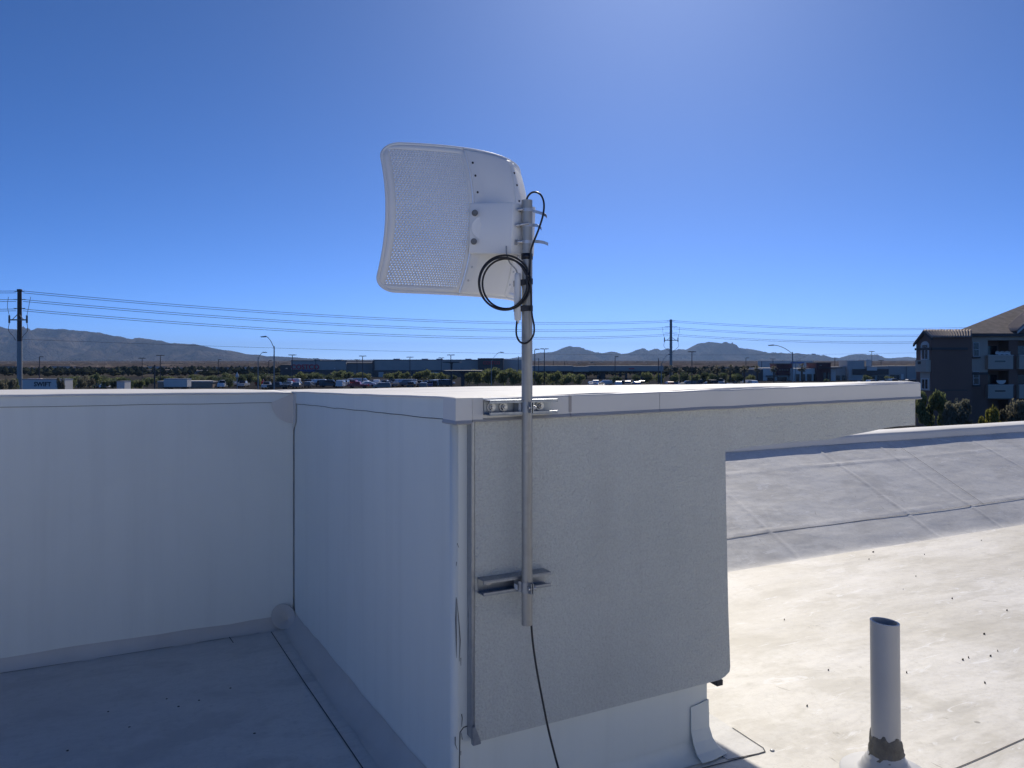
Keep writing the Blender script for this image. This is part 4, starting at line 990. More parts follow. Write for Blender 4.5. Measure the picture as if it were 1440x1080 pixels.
for (xa, xb) in ((1385.5, 1420.5), (1429, 1466)):
    for (y0, y1) in ((500, 519), (541.5, 560)):
        bp = apart('balcony_panel', 'beige_wall', lambda m, xa=xa, xb=xb, y0=y0, y1=y1: (m.box((Xw(xa), YW-.5, Zw(y1)), (Xw(xb), YW-.38, Zw(y0))), m.box((Xw(xa), YW-.38, Zw(y1)), (Xw(xa)+.12, YW, Zw(y0)))))
        apart('drain_slot', 'dark_glass', lambda m, xa=xa, y0=y0: m.box((Xw(xa+9.5), YW-.53, Zw(y0+9)), (Xw(xa+24), YW-.49, Zw(y0+7.2))), bp)
        apart('rail_cap', 'trim_white', lambda m, xa=xa, xb=xb, y0=y0: m.box((Xw(xa)-.04, YW-.56, Zw(y0)), (Xw(xb)+.04, YW-.34, Zw(y0)+.06)), bp)
        apart('patio_door', 'dark_glass', lambda m, xa=xa, y0=y0: m.box((Xw(xa+12), YW+1.55, Zw(y0+18)), (Xw(xa+29), YW+1.59, Zw(y0-14))))
bl = MB((Xw(1404), YW-.5, Zw(500))); bl.grid(lambda a, b: (Xw(1396+21*a), YW-.45+.14*math.sin(b*3.1)-.1, Zw(494.2+4.5*b)+.04*math.sin(a*19)), 16, 5)
bo = bl.build('blanket', M['trim_white'], solid=.02); bo.location = (Xw(1404), YW-.5, Zw(500)); tag(bo, 'pale blanket hung over an upper apartment balcony', 'blanket')
bl = MB((Xw(1403), YW-.6, Zw(541))); bl.prism([(Xw(1403)+.5*math.cos(a), YW-.6, Zw(534.5)+.42*math.sin(a)) for a in [math.pi+math.pi*i/10 for i in range(11)]], (0, .05, 0))
bo = bl.build('bunting', M['white_wall']); bo.location = (Xw(1403), YW-.6, Zw(541)); tag(bo, 'small white half-round bunting on the lower apartment balcony', 'bunting')
# hipped main roof
ev = Vector((46.3, 81.2, Z(471)+.25)); rg = ev+(Vector((59.2, 89.5, EYE+80/F*89.5))-ev)*1.3
apart('hip_roof', 'shingle', lambda m: m.add([ev, (78, 81.2, ev.z), (80, 103, ev.z), (63, 103, ev.z), rg, (72, rg.y, rg.z)], [(0, 1, 5, 4), (3, 0, 4), (2, 3, 4, 5), (1, 2, 5), (0, 3, 2, 1)]))
apart('fascia', 'dark_block', lambda m: m.box((46.3, 81.12, ev.z-.32), (78, 81.3, ev.z-.01)))
gx0 = Xw(1421); gz = Zw(467); gpx = Vector((Xw(1462), 80.8, Zw(430)))
apart('gable_roof', 'roof_tile', lambda m: tiles(m, gpx, gpx+Vector((0, 2.6, 0)), Vector((gx0, 80.8, gz)), Vector((gx0, 83.4, gz)), 22), solid=.03)
apart('gable_roof', 'roof_tile', lambda m: tiles(m, gpx, gpx+Vector((0, 2.6, 0)), Vector((gpx.x*2-gx0, 80.8, gz)), Vector((gpx.x*2-gx0, 83.4, gz)), 22), solid=.03)
apart('gable_front', 'brown_wall', lambda m: m.prism([(gx0+.3, 80.95, gz-.1), (gpx.x, 80.95, gpx.z-.15), (gpx.x*2-gx0-.3, 80.95, gz-.1)], (0, .3, 0)))
apart('barge_board', 'trim_white', lambda m: m.prism([(gx0-.05, 80.72, gz-.2), (gx0-.05, 80.72, gz+.02), (gpx.x, 80.72, gpx.z+.04), (gpx.x, 80.72, gpx.z-.2)], (0, .1, 0)))

# ------------------------------------------------------------------ trees
def leaf_mat(name, c):
    m, nt, b = new_mat(name)
    oi = N(nt, 'ShaderNodeObjectInfo'); v = coords(nt); n = noise_t(nt, v, .9, 4)
    c1 = ramp(nt, n, [(.3, tuple(x*.55 for x in c)), (.7, tuple(min(1, x*1.5) for x in c))])
    c2 = mix(nt, oi.outputs['Random'], c1, (c[0]*1.5, c[1]*1.25, c[2]*1.1)); c3 = mix(nt, .35, c1, c2)
    nt.links.new(c3, b.inputs['Base Color']); b.inputs['Roughness'].default_value = .7
    tr = N(nt, 'ShaderNodeBsdfTranslucent'); nt.links.new(c3, tr.inputs[0]); mx = N(nt, 'ShaderNodeMixShader'); mx.inputs[0].default_value = .45
    nt.links.new(b.outputs[0], mx.inputs[1]); nt.links.new(tr.outputs[0], mx.inputs[2]); nt.links.new(mx.outputs[0], nt.nodes['Material Output'].inputs[0]); return m
M['leaf_olive'] = leaf_mat('olive leaves', (.17, .20, .085)); M['leaf_dark'] = leaf_mat('dark leaves', (.085, .115, .055)); M['leaf_yellow'] = leaf_mat('yellow green leaves', (.22, .22, .05)); M['leaf_grey'] = leaf_mat('grey green leaves', (.17, .17, .12))
M['bark'] = plain('bark', (.09, .07, .055), .95, 0, .3, 3)
def crown_mesh(name, mat, seed, n=900, ls=.34, flat=.62, lobes=9, rl=(.24, .42)):
    rg = random.Random(seed); mb = MB(); cl = []
    for i in range(lobes):
        a = rg.uniform(0, 6.28); r = rg.uniform(.1, 1.0-rl[1]); cl.append((r*math.cos(a), r*math.sin(a), rg.uniform(.42, .92), rg.uniform(*rl)))
    for i in range(n):
        c = cl[rg.randrange(lobes)]; d = Vector((rg.gauss(0, 1), rg.gauss(0, 1), rg.gauss(0, 1))).normalized()*c[3]*rg.random()**.35
        p = Vector((c[0]+d.x, c[1]+d.y, (c[2]+d.z*.75)))
        a = Vector((rg.gauss(0, 1), rg.gauss(0, 1), rg.gauss(0, .7))).normalized(); b_ = a.cross(Vector((rg.gauss(0, 1), rg.gauss(0, 1), rg.gauss(0, 1)))).normalized()
        s = ls*rg.uniform(.10, .26)
        mb.add([p-a*s-b_*s*.5, p+a*s-b_*s*.4, p+a*s*.7+b_*s*.6, p-a*s*.6+b_*s*.55], [(0, 1, 2, 3)])
    return mb.mesh(name, M[mat])
def trunk_mesh(seed, r=.035):
    rg = random.Random(seed); mb = MB()
    top = Vector((rg.uniform(-.06, .06), rg.uniform(-.06, .06), .42)); mb.tube([(0, 0, 0), top*.5+Vector((.02, 0, 0)), top], [r, r*.8, r*.6], 7)
    for k in range(4):
        a = k*1.57+rg.uniform(-.5, .5); mb.tube([top*.8, top+Vector((.2*math.cos(a), .2*math.sin(a), .16)), top+Vector((.38*math.cos(a), .38*math.sin(a), .34))], [r*.5, r*.35, r*.12], 5)
    return mb.mesh('trunk', M['bark'])
crowns = {'olive': [crown_mesh('crown', 'leaf_olive', s) for s in (1, 2, 3)], 'dark': [crown_mesh('crown', 'leaf_dark', s) for s in (4, 5)], 'grey': [crown_mesh('crown', 'leaf_grey', s) for s in (6, 7)], 'yellow': [crown_mesh('crown', 'leaf_yellow', 8)],
          'olive_near': [crown_mesh('crown', 'leaf_olive', 11, 4200, .24, lobes=14, rl=(.16, .34))], 'dark_near': [crown_mesh('crown', 'leaf_dark', 12, 4200, .24, lobes=22, rl=(.16, .34)), crown_mesh('crown', 'leaf_grey', 14, 4200, .24, lobes=22, rl=(.16, .34))], 'yellow_near': [crown_mesh('crown', 'leaf_yellow', 13, 4200, .24, lobes=14, rl=(.16, .34))]}
trunks = [trunk_mesh(s) for s in (1, 2, 3)]
def tree(px, Y, top_py, half_px, kind, label, group=None, name='tree', bushy=False):
    h = EYE+(HY-top_py)/F*Y; x = (px-CX)/F*Y; w = half_px/F*Y
    t = empty(name, (x, Y, 0), random.uniform(0, 6.28), label, 'tree' if name == 'tree' else 'shrub', group)
    cr = bpy.data.objects.new('crown', random.choice(crowns[kind])); COL.objects.link(cr); cr.parent = t
    cr.scale = (w*1.3, w*1.3, h/1.08)
    if bushy: cr.scale = (w*1.45, w*1.45, h*1.35); cr.location = (0, 0, -h*.38)
    tk = bpy.data.objects.new('trunk', random.choice(trunks)); COL.objects.link(tk); tk.parent = t; tk.scale = (max(w, 2.), max(w, 2.), h/1.12)
    return t
G1 = 'trees along the car park'
rng = random.Random(11)
ORD = ['first', 'second', 'third', 'fourth', 'fifth', 'sixth', 'seventh', 'eighth', 'ninth', 'tenth', 'eleventh', 'twelfth', 'thirteenth', 'fourteenth', 'fifteenth', 'sixteenth', 'seventeenth']
def row(lst, label, group):
    for i, (px, top, hw, kind, Y) in enumerate(sorted(lst)): tree(px, Y, top, hw, kind, f'{label}, {ORD[i]} from left', group)
row([(4, 533, 9, 'grey', 150), (14, 531, 10, 'grey', 155), (22, 534, 6, 'olive', 160)], 'grey green tree behind the left utility pole foot', 'trees by the left utility pole')
row([(66, 531, 10, 'grey', 200), (88, 531, 9, 'dark', 205), (106, 529, 10, 'olive', 215), (120, 527, 10, 'grey', 225), (142, 529, 10, 'dark', 215), (168, 530, 10, 'olive', 225), (176, 531, 9, 'dark', 215)], 'grey or dark tree in the back row below the tan building', 'back row trees below the tan building')
row([(214, 531, 10, 'olive', 235), (226, 529, 9, 'dark', 260), (240, 529, 9, 'olive', 260), (252, 528, 10, 'grey', 265), (276, 527, 11, 'olive', 270), (330, 527, 11, 'olive', 245), (344, 529, 9, 'olive', 235)], 'bushy tree behind the pale green shed', 'trees behind the shed')
tree(38.5, 140, 534, 5, 'dark', 'small dark pointed tree in front of the white lettered trailer')
row([(85, 529, 6, 'grey', 126), (99, 532, 8, 'olive', 180), (113, 530, 9, 'grey', 190), (126, 531, 8, 'grey', 195), (134, 526, 9, 'olive', 200), (150, 531, 10, 'olive', 190), (160, 534, 8, 'dark', 185)], 'olive tree in front of the tan building', 'trees before the tan building')
row([(180, 534, 8, 'dark', 180), (190, 533, 8, 'olive', 185), (197, 535, 7, 'olive', 185), (207, 532, 8, 'dark', 200)], 'dark tree left of the pale green shed', 'trees left of the shed')
row([(268, 530, 12, 'olive', 250), (284, 531, 10, 'dark', 255), (296, 528, 10, 'olive', 240), (306, 530, 10, 'dark', 220), (318, 525, 12, 'olive', 240), (322, 532, 8, 'dark', 205), (338, 528, 9, 'dark', 220), (350, 525, 13, 'dark', 230), (362, 528, 10, 'olive', 215), (375, 526, 12, 'dark', 235), (386, 527, 13, 'grey', 225), (394, 528, 10, 'dark', 215), (407, 527, 9, 'olive', 260)], 'tree in the dark clump around the two street lamps at left', 'trees around the left street lamps')
row([(424, 524, 11, 'olive', 255), (437, 523, 12, 'olive', 262), (449, 525, 10, 'dark', 250), (461, 527, 8, 'dark', 240), (476, 521, 12, 'olive', 265), (488, 523, 10, 'olive', 262), (474, 531, 8, 'dark', 225), (502, 526, 9, 'dark', 265), (512, 524, 12, 'olive', 262), (548, 524, 10, 'olive', 262), (559, 523, 11, 'olive', 268), (571, 524, 10, 'olive', 258), (588, 525, 9, 'dark', 262), (598, 521, 13, 'olive', 262), (608, 524, 10, 'olive', 256), (622, 525, 10, 'olive', 250), (635, 527, 8, 'dark', 262)], 'olive tree in the row before the grey warehouse store', 'trees before the warehouse store')
row([(660, 524, 12, 'olive', 215), (672, 520, 14, 'olive', 205), (690, 517.5, 17, 'olive', 200), (708, 520, 15, 'olive', 205), (724, 518.5, 16, 'olive', 198), (737, 522, 12, 'olive', 210), (755, 523, 13, 'olive', 205), (769, 525, 11, 'olive', 210), (782, 523.5, 13, 'olive', 200), (797, 524, 14, 'olive', 205), (812, 526, 11, 'olive', 212), (866, 529, 9, 'dark', 225), (896, 527, 9, 'dark', 240), (913, 523, 11, 'olive', 230), (926, 525, 10, 'olive', 225)], 'feathery olive tree beyond the roof edge below the long canopy', 'feathery trees behind the mast')
row([(950, 526, 9, 'olive', 225), (963, 524, 10, 'dark', 235), (977, 527, 9, 'olive', 225), (990, 524, 10, 'dark', 240), (1003, 526, 9, 'olive', 230), (1016, 525, 10, 'dark', 240), (1030, 525, 9, 'olive', 235), (1041, 526, 9, 'dark', 230), (1054, 526, 8, 'olive', 240), (1218, 528, 8, 'olive', 250), (1250, 529, 8, 'olive', 260), (1163, 533, 5, 'dark', 240)], 'small tree among the palms and shops right of the steel pole', 'small trees near the palms')
# larger shrubs at the apartment foot
tree(1308, 70, 549, 18, 'olive_near', 'feathery tree at the apartment corner beside the stucco arm end')
tree(1350, 67, 566, 22, 'dark_near', 'broad grey green shrub before the apartment wall', name='shrub', bushy=True)
tree(1393, 66, 576, 14, 'yellow_near', 'yellow green shrub under the apartment balconies', name='shrub', bushy=True)
tree(1428, 67, 567, 19, 'dark_near', 'dark shrub at the right picture edge below the balconies', name='shrub', bushy=True)
# palms
def palm_mesh(seed):
    rg = random.Random(seed); tb = MB(); tb.tube([(0, 0, 0), (.1, 0, 3), (.05, 0, 6.2)], [.30, .24, .22], 8); fb = MB()
    for i in range(46):
        a = rg.uniform(0, 6.28); el = rg.uniform(-1.1, 1.35); L = rg.uniform(1.2, 1.75); d = Vector((math.cos(a)*math.cos(el), math.sin(a)*math.cos(el), math.sin(el)))
        p0 = Vector((.05, 0, 6.2)); p1 = p0+d*L*.6; p2 = p0+d*L+Vector((0, 0, -.35))
        sd = d.cross(Vector((0, 0, 1))).normalized() if abs(d.z) < .98 else Vector((1, 0, 0))
        fb.add([p0, p1+sd*.07, p1-sd*.07], [(0, 1, 2)])
        for q in range(7):
            s = (q-3)/3; tip = p1+(p2-p1)*1.0+sd*s*.55-d*abs(s)*.18; fb.add([p1+sd*s*.1-sd*.13, p1+sd*s*.1+sd*.13, tip], [(0, 1, 2)])
    return tb.mesh('trunk', M['bark']), fb.mesh('fronds', M['leaf_grey'])
pms = [palm_mesh(1), palm_mesh(2)]
for px, top, Y in ((943, 512.5, 230), (957, 517, 240), (985, 515, 235), (996, 517, 245), (1009, 512.5, 232), (1027, 511.5, 228), (1047, 513, 232), (1065, 513, 240), (1088, 513.5, 245), (1128, 510, 225)):
    pi_ = (943, 957, 985, 996, 1009, 1027, 1047, 1065, 1088, 1128).index(px)
    lab = 'largest fan palm, in front of the white and dark red shops' if px == 1128 else f'small fan palm right of the steel pole, {ORD[pi_]} from left'
    h = EYE+(HY-top)/F*Y; t = empty('palm_tree', ((px-CX)/F*Y, Y, 0), random.uniform(0, 6), lab, 'palm tree', None if px == 1128 else 'small palms right of the steel pole')
    s = h/7.6; k = random.choice(pms)
    for nm, me in zip(('trunk', 'fronds'), k):
        o = bpy.data.objects.new(nm, me); COL.objects.link(o); o.parent = t; o.scale = (s*1.2, s*1.2, s)

# ------------------------------------------------------------------ utility poles and wires
def upole(px, Y, top_py, wpx, label, brown):
    x = (px-CX)/F*Y; zt = EYE+(HY-top_py)/F*Y; r = wpx/F*Y/2
    t = empty('utility_pole', (x, Y, 0), 0, label, 'utility pole')
    zs = EYE+(HY-480)/F*Y if brown else zt-.2
    mb = MB(); mb.tube([(0, 0, 0), (0, 0, zs)], [r*1.05, r], 12); mb.build('lower_shaft' if brown else 'shaft', M['pole_grey'], t)
    if brown: mb = MB(); mb.tube([(0, 0, zs), (0, 0, zt)], [r*.97, r*.85], 12); mb.build('upper_shaft', M['pole_brown'], t)
    mb = MB(); mb.lathe([(r*1.0, zt-.45), (r*1.08, zt-.4), (r*1.08, zt+.02), (0, zt+.1)], (0, 0, 0), 12); mb.build('cap', M['pole_brown'] if brown else M['pole_grey'], t)
    s = Y/F
    for dy in (3, 14.5, 27) if brown else (2, 10, 19):
        z = zt-dy*s
        for sd in (-1, 1):
            mb = MB(); L = (4.5 if brown else 7)*s
            mb.tube([(sd*r*.6, 0, z), (sd*(r+L), 0, z+.1)], [.09, .07], 6)
            for k in range(5): mb.lathe([(.04, -.06), (.22, 0), (.04, .06)], (sd*(r+L*(.3+.16*k)), 0, z+.1*(k/5)), 8)
            mb.build('insulator', M['insulator'], t)
    zc = zt-(43 if brown else 29)*s; hw = (13 if brown else 10)*s
    mb = MB(); mb.box((-hw, -r-.15, zc-.14), (hw, -r+.05, zc+.14)); arm = mb.build('crossarm', M['insulator'], t)
    for sd in (-1, 1):
        mb = MB(); mb.tube([(sd*hw*.95, -r, zc-.7), (sd*hw*.95, -r, zc+1.0)], .20, 8); mb.build('cutout', M['insulator'], arm)
        mb = MB(); mb.tube([(sd*r*.3, -r, zc+1.2), (sd*hw*.6, -r, zc+.1)], .08, 6); mb.build('brace', M['insulator'], arm)
        mb = MB(); mb.tube(smooth_path([(sd*hw*.95, -r, zc-.7), (sd*hw*1.02, -r, zc-2.4), (sd*hw*.55, -r, zc-3.6), (sd*r, -r, zc-4.6)], 5), .06, 5); mb.build('jumper', M['wire'], t)
        mb = MB(); mb.tube(smooth_path([(sd*hw*.95, -r, zc+1.0), (sd*hw*1.15, -r, zc+3.0), (sd*hw*1.2, 0, zc+5.2)], 5), .05, 5); mb.build('jumper', M['wire'], t)
    return x, zt
LX, LZ = upole(27.5, 173, 407, 6.4, 'large brown and grey utility pole at left', True)
RX, RZ = upole(943.5, 297, 449.5, 3.8, 'tall grey steel utility pole right of the mast', False)
def span(name, label, p, q, sag, r=.055, group='power lines'):
    p, q = Vector(p), Vector(q); pts = []
    for i in range(49):
        t = i/48; a = p+(q-p)*t; a.z -= 4*sag*t*(1-t); pts.append(a)
    mb = MB(p); mb.tube(pts, r, 5, cap=False); o = mb.build(name, M['wire']); o.location = p; return tag(o, label, 'power line', group)
FX, FY = (1500-CX)/F*320, 320
lv = ('upper', 'middle', 'lower')
for i, (ly, ry) in enumerate(((409.2, 451.0), (421.2, 460.5), (434.5, 470.0))):
    zl = EYE+(HY-ly)/F*173; zr = EYE+(HY-ry)/F*297
    for k, dz in enumerate((0, -.42)):
        tb = ('top', 'bottom')[k]
        span('power_line', f'{tb} wire of the {lv[i]} pair between left pole and steel pole', (LX+.8, 173, zl+dz), (RX-.9, 297, zr+dz*1.35), 3.1+.1*i+k*.05, group=f'{lv[i]} line pair, long span')
        span('power_line', f'{tb} wire of the {lv[i]} pair running off the left picture edge', (LX-.8, 173, zl+dz), (LX-140, 105, zl+dz-1), 1.6, group=f'{lv[i]} line pair, left span')
        span('power_line', f'{tb} wire of the {lv[i]} pair from steel pole towards the apartment roof', (RX+.9, 297, zr+dz*1.35), (FX, FY, zr+dz*1.35+.3), 2.6+.1*i, group=f'{lv[i]} line pair, right span')
span('power_line', 'thin lowest line below the three pairs in the long span', (LX, 173, EYE+(HY-477)/F*173), (RX, 297, EYE+(HY-499)/F*297), .9, .035, None)
span('power_line', 'thin lowest line between steel pole and apartment block', (RX, 297, EYE+(HY-499)/F*297), (FX, FY, EYE+(HY-490)/F*FY), .8, .035, None)

# ------------------------------------------------------------------ street lamps and car park light poles
def light_pole(px, top, Y, label, wpx=1.2, head='box', group='car park light poles'):
    x = (px-CX)/F*Y; zt = EYE+(HY-top)/F*Y; r = max(.09, wpx/F*Y/2)
    t = empty('light_pole', (x, Y, 0), 0, label, 'light pole', group)
    mb = MB(); mb.tube([(0, 0, 0), (0, 0, zt)], [r, r*.8], 8); mb.build('pole', M['steel_dark'], t)
    for sd in ((-1, 1) if head == 'twin' else (1,) if head == 'box' else ()):
        mb = MB(); mb.prism([(sd*.1, -.25, zt-.05), (sd*1.15, -.2, zt-.02), (sd*1.15, -.2, zt+.16), (sd*.1, -.25, zt+.2)], (0, .5, 0)); mb.build('lamp_head', M['steel_dark'], t)
    return t
near = 'car park light pole standing {}'
for px, top, Y, h, d in ((55.5, 502, 240, 'box', 'right of the left utility pole'), (200, 504, 260, 'twin', 'left of the pair of poles near the shed'), (225.5, 500, 230, 'twin', 'just above the pale green shed'), (307, 506, 280, 'box', 'right of the pale green shed'), (378, 507, 300, 'box', 'between the two street lamps'), (411, 499.5, 225, 'twin', 'at the left end of the warehouse store'),
                        (444, 504.5, 320, 'twin', 'above the red sign letters'), (502, 506, 330, 'twin', 'thin beside the taller pole before the store'), (510, 501, 240, 'twin', 'tall before the middle of the store'), (576.5, 502.5, 250, 'twin', 'before the right half of the store'), (620.5, 503.5, 290, 'twin', 'left of the narrow parking shade'), (634, 499.5, 230, 'twin', 'rising above the narrow parking shade'),
                        (729, 501, 300, 'none', 'just left of the mast'), (752, 491.5, 190, 'box', 'just right of the mast'), (757.5, 503.5, 310, 'none', 'thin between two taller poles right of the mast'), (765.5, 491, 205, 'twin', 'tall second right of the mast'), (778, 507, 360, 'none', 'short over the canopy left end'), (794, 508.5, 380, 'none', 'shortest over the canopy'), (865, 501.5, 270, 'box', 'above the canopy middle'),
                        (926, 504, 215, 'none', 'dark post left of the steel pole'), (973, 495, 220, 'twin', 'tall right of the steel pole'), (1049, 503.5, 300, 'box', 'left of the double street lamp'), (1071, 508, 340, 'none', 'above the dark pier of the white store'), (1087, 505, 340, 'twin', 'behind the maroon sign tower'), (1174, 503.5, 330, 'twin', 'above the dark red shop block'), (1239, 507, 340, 'twin', 'above the plain grey store')):
    light_pole(px, top, Y, near.format(d), 1.3 if Y < 260 else 1.0, h)
light_pole(217.5, 513, 160, 'thick dark post left of the pale green shed', 2.6, 'none', None)
def street_lamp(px, Y, joint_py, arms, label, wpx=1.5):
    x = (px-CX)/F*Y; zj = EYE+(HY-joint_py)/F*Y; r = wpx/F*Y/2
    t = empty('street_lamp', (x, Y, 0), 0, label, 'street lamp', 'street lamps')
    mb = MB(); mb.tube([(0, 0, 0), (0, 0, zj)], [r*1.15, r*.85], 8); mb.build('pole', M['pole_grey'], t)
    for (hx, hy) in arms:
        e = Vector(((hx-px)/F*Y, 0, EYE+(HY-hy)/F*Y)); s0 = Vector((0, 0, zj-.3))
        mid = s0+(e-s0)*.35+Vector((0, 0, (e.z-s0.z)*.22)); mid2 = s0+(e-s0)*.75+Vector((0, 0, (e.z-s0.z)*.2))
        mb = MB(); mb.tube(smooth_path([s0, mid, mid2, e], 6), r*.5, 7); mb.build('arm', M['pole_grey'], t)
        sd = 1 if e.x > 0 else -1
        mb = MB(); mb.prism([(e.x-sd*.1, -.16, e.z-.08), (e.x+sd*.75, -.12, e.z-.1), (e.x+sd*.75, -.12, e.z+.05), (e.x-sd*.1, -.16, e.z+.14)], (0, .32, 0)); mb.build('lamp_head', M['steel_grey'], t)
street_lamp(385.5, 120, 487, [(373.5, 473.5)], 'tall street lamp with its curved arm to the left', 1.9)
street_lamp(363, 165, 503, [(370.5, 495.5)], 'shorter street lamp with its arm to the right, beside the tall one')
street_lamp(691, 170, 507, [(704, 495.5)], 'street lamp arm rising between the parking shade and the mast', 1.1)
street_lamp(930, 190, 511, [(941, 498.5)], 'street lamp leaning out just left of the steel utility pole', 1.4)
street_lamp(1114.5, 130, 495, [(1087, 485.5)], 'tall street lamp with long left arm above the white store', 1.7)
street_lamp(1119, 175, 509, [(1142.5, 498)], 'lower street lamp with its arm to the right above the palm', 1.1)
o = light_pole(1226, 494.5, 320, 'thin antenna pole with a crossbar above the pale tower', .8, 'twin', None); o['category'] = 'antenna pole'
b_ = at(333.5, 545, 130); t = empty('white_fixture_post', (b_.x, 130, 0), 0, 'post with a white pointed fixture right of the shed', 'post')
mb = MB(); mb.tube([(0, 0, 0), (0, 0, 4.6)], .09, 8); mb.build('post', M['steel_grey'], t)
mb = MB(); mb.lathe([(.0, 5.5), (.12, 5.2), (.28, 4.85), (.30, 4.6), (.14, 4.45), (0, 4.4)], (0, 0, 0), 10); mb.build('fixture', M['white_wall'], t)

# ------------------------------------------------------------------ vehicles
def car_meshes(kind):
    L, W, Hh = {'sedan': (4.6, 1.8, 1.45), 'suv': (4.7, 1.9, 1.75), 'pickup': (5.6, 1.95, 1.85), 'van': (5.2, 2.0, 2.1)}[kind]
    pr = {'sedan': [(-.5, .30), (-.5, .60), (-.47, .66), (-.28, .70), (-.14, .98), (.16, 1.0), (.34, .70), (.47, .66), (.5, .56), (.5, .25)],
          'suv': [(-.5, .28), (-.5, .62), (-.48, .66), (-.46, .94), (-.40, 1.0), (.14, 1.0), (.28, .68), (.47, .62), (.5, .5), (.5, .22)],
          'pickup': [(-.5, .3), (-.5, .60), (-.13, .60), (-.10, .96), (-.04, 1.0), (.16, 1.0), (.27, .66), (.47, .62), (.5, .5), (.5, .25)],
          'van': [(-.5, .2), (-.5, .94), (-.46, 1.0), (.22, 1.0), (.36, .64), (.48, .54), (.5, .4), (.5, .18)]}[kind]
    b = MB(); P_ = [(x*L, z*Hh) for x, z in pr]; n = len(P_); vs = []
    for sy, inset in ((-1, 0), (1, 0)):
        for x, z in P_: vs.append((x, sy*(W/2-(.16 if z > .72*Hh else 0)), z))
    b.add(vs, [list(range(n)), list(range(n, 2*n))[::-1]]+[(i, n+i, n+(i+1) % n, (i+1) % n) for i in range(n)], 0)
    g = MB(); zg0, zg1 = .70*Hh, .93*Hh
    xa, xb = {'sedan': (-.2, .26), 'suv': (-.43, .22), 'pickup': (-.09, .21), 'van': (-.42, .29)}[kind]
    for sy in (-1, 1): g.prism([(xa*L, sy*(W/2-.13), zg0), (xb*L, sy*(W/2-.13), zg0), ((xb-.06)*L, sy*(W/2-.16), zg1), ((xa+.04)*L, sy*(W/2-.16), zg1)], (0, sy*.02, 0))
    wd = {'sedan': ((.335, .70), (.17, .985)), 'suv': ((.272, .69), (.15, .985)), 'pickup': ((.262, .67), (.17, .985)), 'van': ((.352, .66), (.23, .985))}[kind]
    (x0, z0), (x1, z1) = wd; g.add([(x0*L+.03, -W/2+.2, z0*Hh+.02), (x0*L+.03, W/2-.2, z0*Hh+.02), (x1*L+.03, W/2-.26, z1*Hh), (x1*L+.03, -W/2+.26, z1*Hh)], [(0, 1, 2, 3)])
    wh = MB()
    wh.tube([(0, -.11, 0), (0, .11, 0)], .34, 12)
    return b, g, wh, L, W
CB = {k: car_meshes(k) for k in ('sedan', 'suv', 'pickup', 'van')}
CM = {}
paints = {'white': (.80, .80, .80), 'silver': (.50, .51, .53), 'black': (.02, .02, .022), 'red': (.35, .03, .03), 'blue': (.04, .08, .22), 'grey': (.17, .175, .18)}
M['tyre'] = plain('tyre rubber', (.02, .02, .02), .9)
for k, c_ in paints.items():
    M['paint_'+k] = plain(k+' car paint', c_, .22, .2 if k == 'silver' else 0, .02, 1)
def car(kind, colr, x, Y, rz, label, group):
    b, g, wh, L, W = CB[kind]
    if (kind, colr) not in CM: CM[kind, colr] = b.mesh('body', M['paint_'+colr])
    if kind not in CM: CM[kind] = g.mesh('windows', M['dark_glass'])
    if 'wheel' not in CM: CM['wheel'] = wh.mesh('wheel', M['tyre'])
    t = empty('parked_car', (x, Y, 0), rz, label, 'car', group)
    for nm, me in (('body', CM[kind, colr]), ('windows', CM[kind])):
        o = bpy.data.objects.new(nm, me); COL.objects.link(o); o.parent = t
    for sx in (-.31, .31):
        for sy in (-1, 1):
            o = bpy.data.objects.new('wheel', CM['wheel']); COL.objects.link(o); o.parent = t; o.location = (sx*L, sy*(W/2-.1), .34)
rng = random.Random(5)
zones = [(45, 100, 4, 'between the white trailer and the tan building'), (100, 180, 7, 'below the tan building'), (312, 345, 4, 'beside the white fixture post'), (365, 415, 8, 'under the street lamps at left'), (415, 500, 10, 'below the red sign letters'), (484, 560, 14, 'before the middle of the warehouse store'), (560, 632, 15, 'before the right half of the warehouse store'), (828, 905, 12, 'under the long fuel canopy'), (936, 1000, 7, 'right of the steel utility pole'), (1000, 1062, 8, 'before the palms'), (1160, 1290, 9, 'before the shops left of the apartment')]
for a, b_, n, where in zones:
    cars_ = []
    for i in range(n):
        px = a+(b_-a)*(i+.5)/n+rng.uniform(-2, 2); Y = rng.uniform(203, 250) if a != 828 else rng.uniform(215, 240)
        colr = rng.choice(['white', 'white', 'white', 'silver', 'silver', 'silver', 'grey', 'grey', 'black', 'black', 'black', 'blue', 'red']); kind = rng.choice(['sedan', 'sedan', 'suv', 'suv', 'pickup', 'van'])
        cars_.append((px, kind, colr, Y, rng.choice([0, 1.57, -1.57, 3.14])+rng.uniform(-.08, .08)))
    for colr in paints:
        same = sorted(c_ for c_ in cars_ if c_[2] == colr)
        for i, (px, kind, _, Y, rz) in enumerate(same):
            lab = f'{colr} car parked {where}' + (f', {ORD[i]} {colr} one from left' if len(same) > 1 else '')
            car(kind, colr, (px-CX)/F*Y, Y, rz, lab, f'cars parked {where}')
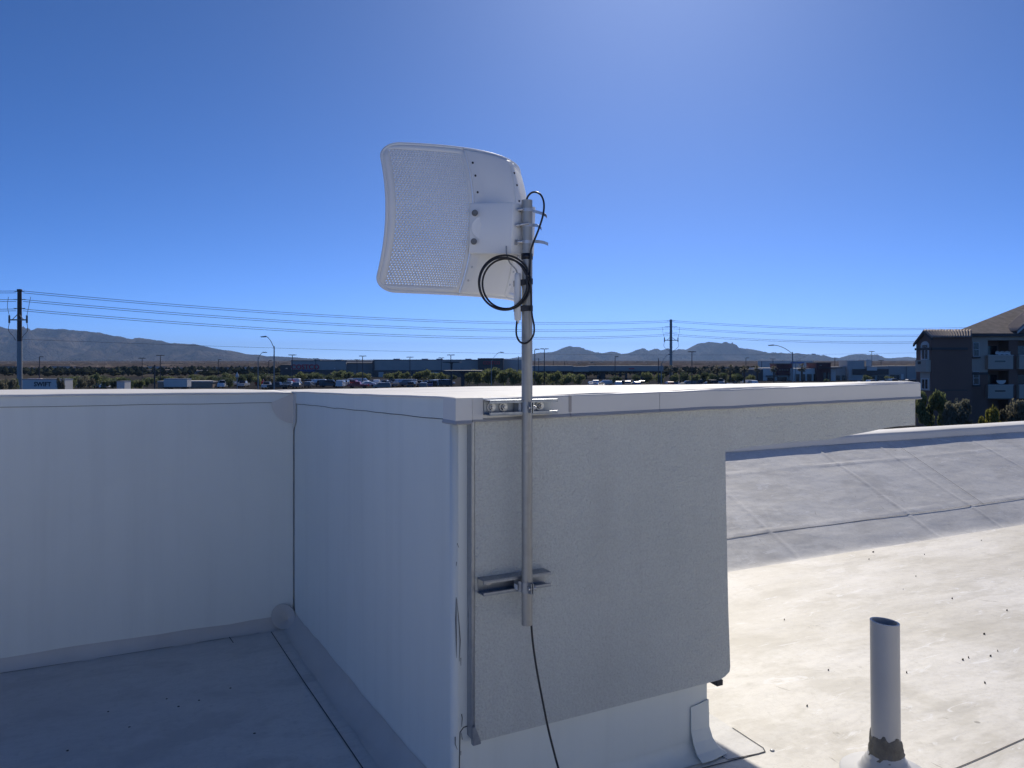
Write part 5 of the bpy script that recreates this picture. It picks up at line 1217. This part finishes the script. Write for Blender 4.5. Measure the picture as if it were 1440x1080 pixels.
# white lettered trailer and box trucks at left
def trailer(px0, px1, top, Y, label, text=None):
    x0, x1 = (px0-CX)/F*Y, (px1-CX)/F*Y; zt = EYE+(HY-top)/F*Y; c = (x0+x1)/2
    t = empty('semi_trailer', (c, Y, 0), 0, label, 'trailer')
    mb = MB((c, Y, 0)); mb.box((x0, Y, 1.15), (x1, Y+2.5, zt)); mb.build('box_body', M['white_wall'], t, bevel=.05)
    mb = MB((c, Y, 0)); mb.box((x0-.03, Y-.03, zt-.16), (x1+.03, Y+2.53, zt+.02)); mb.build('roof_rail', M['steel_grey'], t)
    mb = MB((c, Y, 0)); mb.box((x0+.4, Y+.4, .9), (x1-.4, Y+2.1, 1.15)); mb.build('chassis', M['steel_dark'], t)
    for k in (.1, .2, .8, .9):
        mb = MB((c, Y, 0)); xx = x0+(x1-x0)*k; mb.tube([(xx, Y+.1, .5), (xx, Y+2.4, .5)], .5, 14); mb.build('wheel', M['tyre'], t)
    if text: text_mesh('lettering', text, 1.05, 'dark_block', t, ((60-CX)/F*Y-c, -.04, zt-.92), .01, .03).data.transform(Matrix.Shear('XY', 4, (.25, 0)) if False else Matrix.Identity(4))
trailer(31, 91, 533, 133, 'white semi trailer with dark lettering at left', 'SWIFT')
trailer(164, 175, 536, 150, 'small white box truck body beside the trees left of the shed')
trailer(230, 263, 532.5, 185, 'white flat-topped trailer behind the pale green shed')

# ------------------------------------------------------------------ haze over the valley
mb = MB(); mb.box((-21000, -400, -40), (21000, 20500, 520)); hz = mb.build('haze', None); hz.data.materials.clear()
hm = bpy.data.materials.new('thin valley haze'); hm.use_nodes = True; nt = hm.node_tree; nt.nodes.remove(nt.nodes['Principled BSDF'])
vol = N(nt, 'ShaderNodeVolumePrincipled'); vol.inputs['Color'].default_value = (.40, .62, 1.0, 1); vol.inputs['Density'].default_value = 5.5e-5; vol.inputs['Anisotropy'].default_value = .2
nt.links.new(vol.outputs[0], nt.nodes['Material Output'].inputs['Volume']); hz.data.materials.append(hm); tag(hz, 'thin blue haze over the valley', 'haze', kind='stuff')
hz.display_type = 'WIRE'
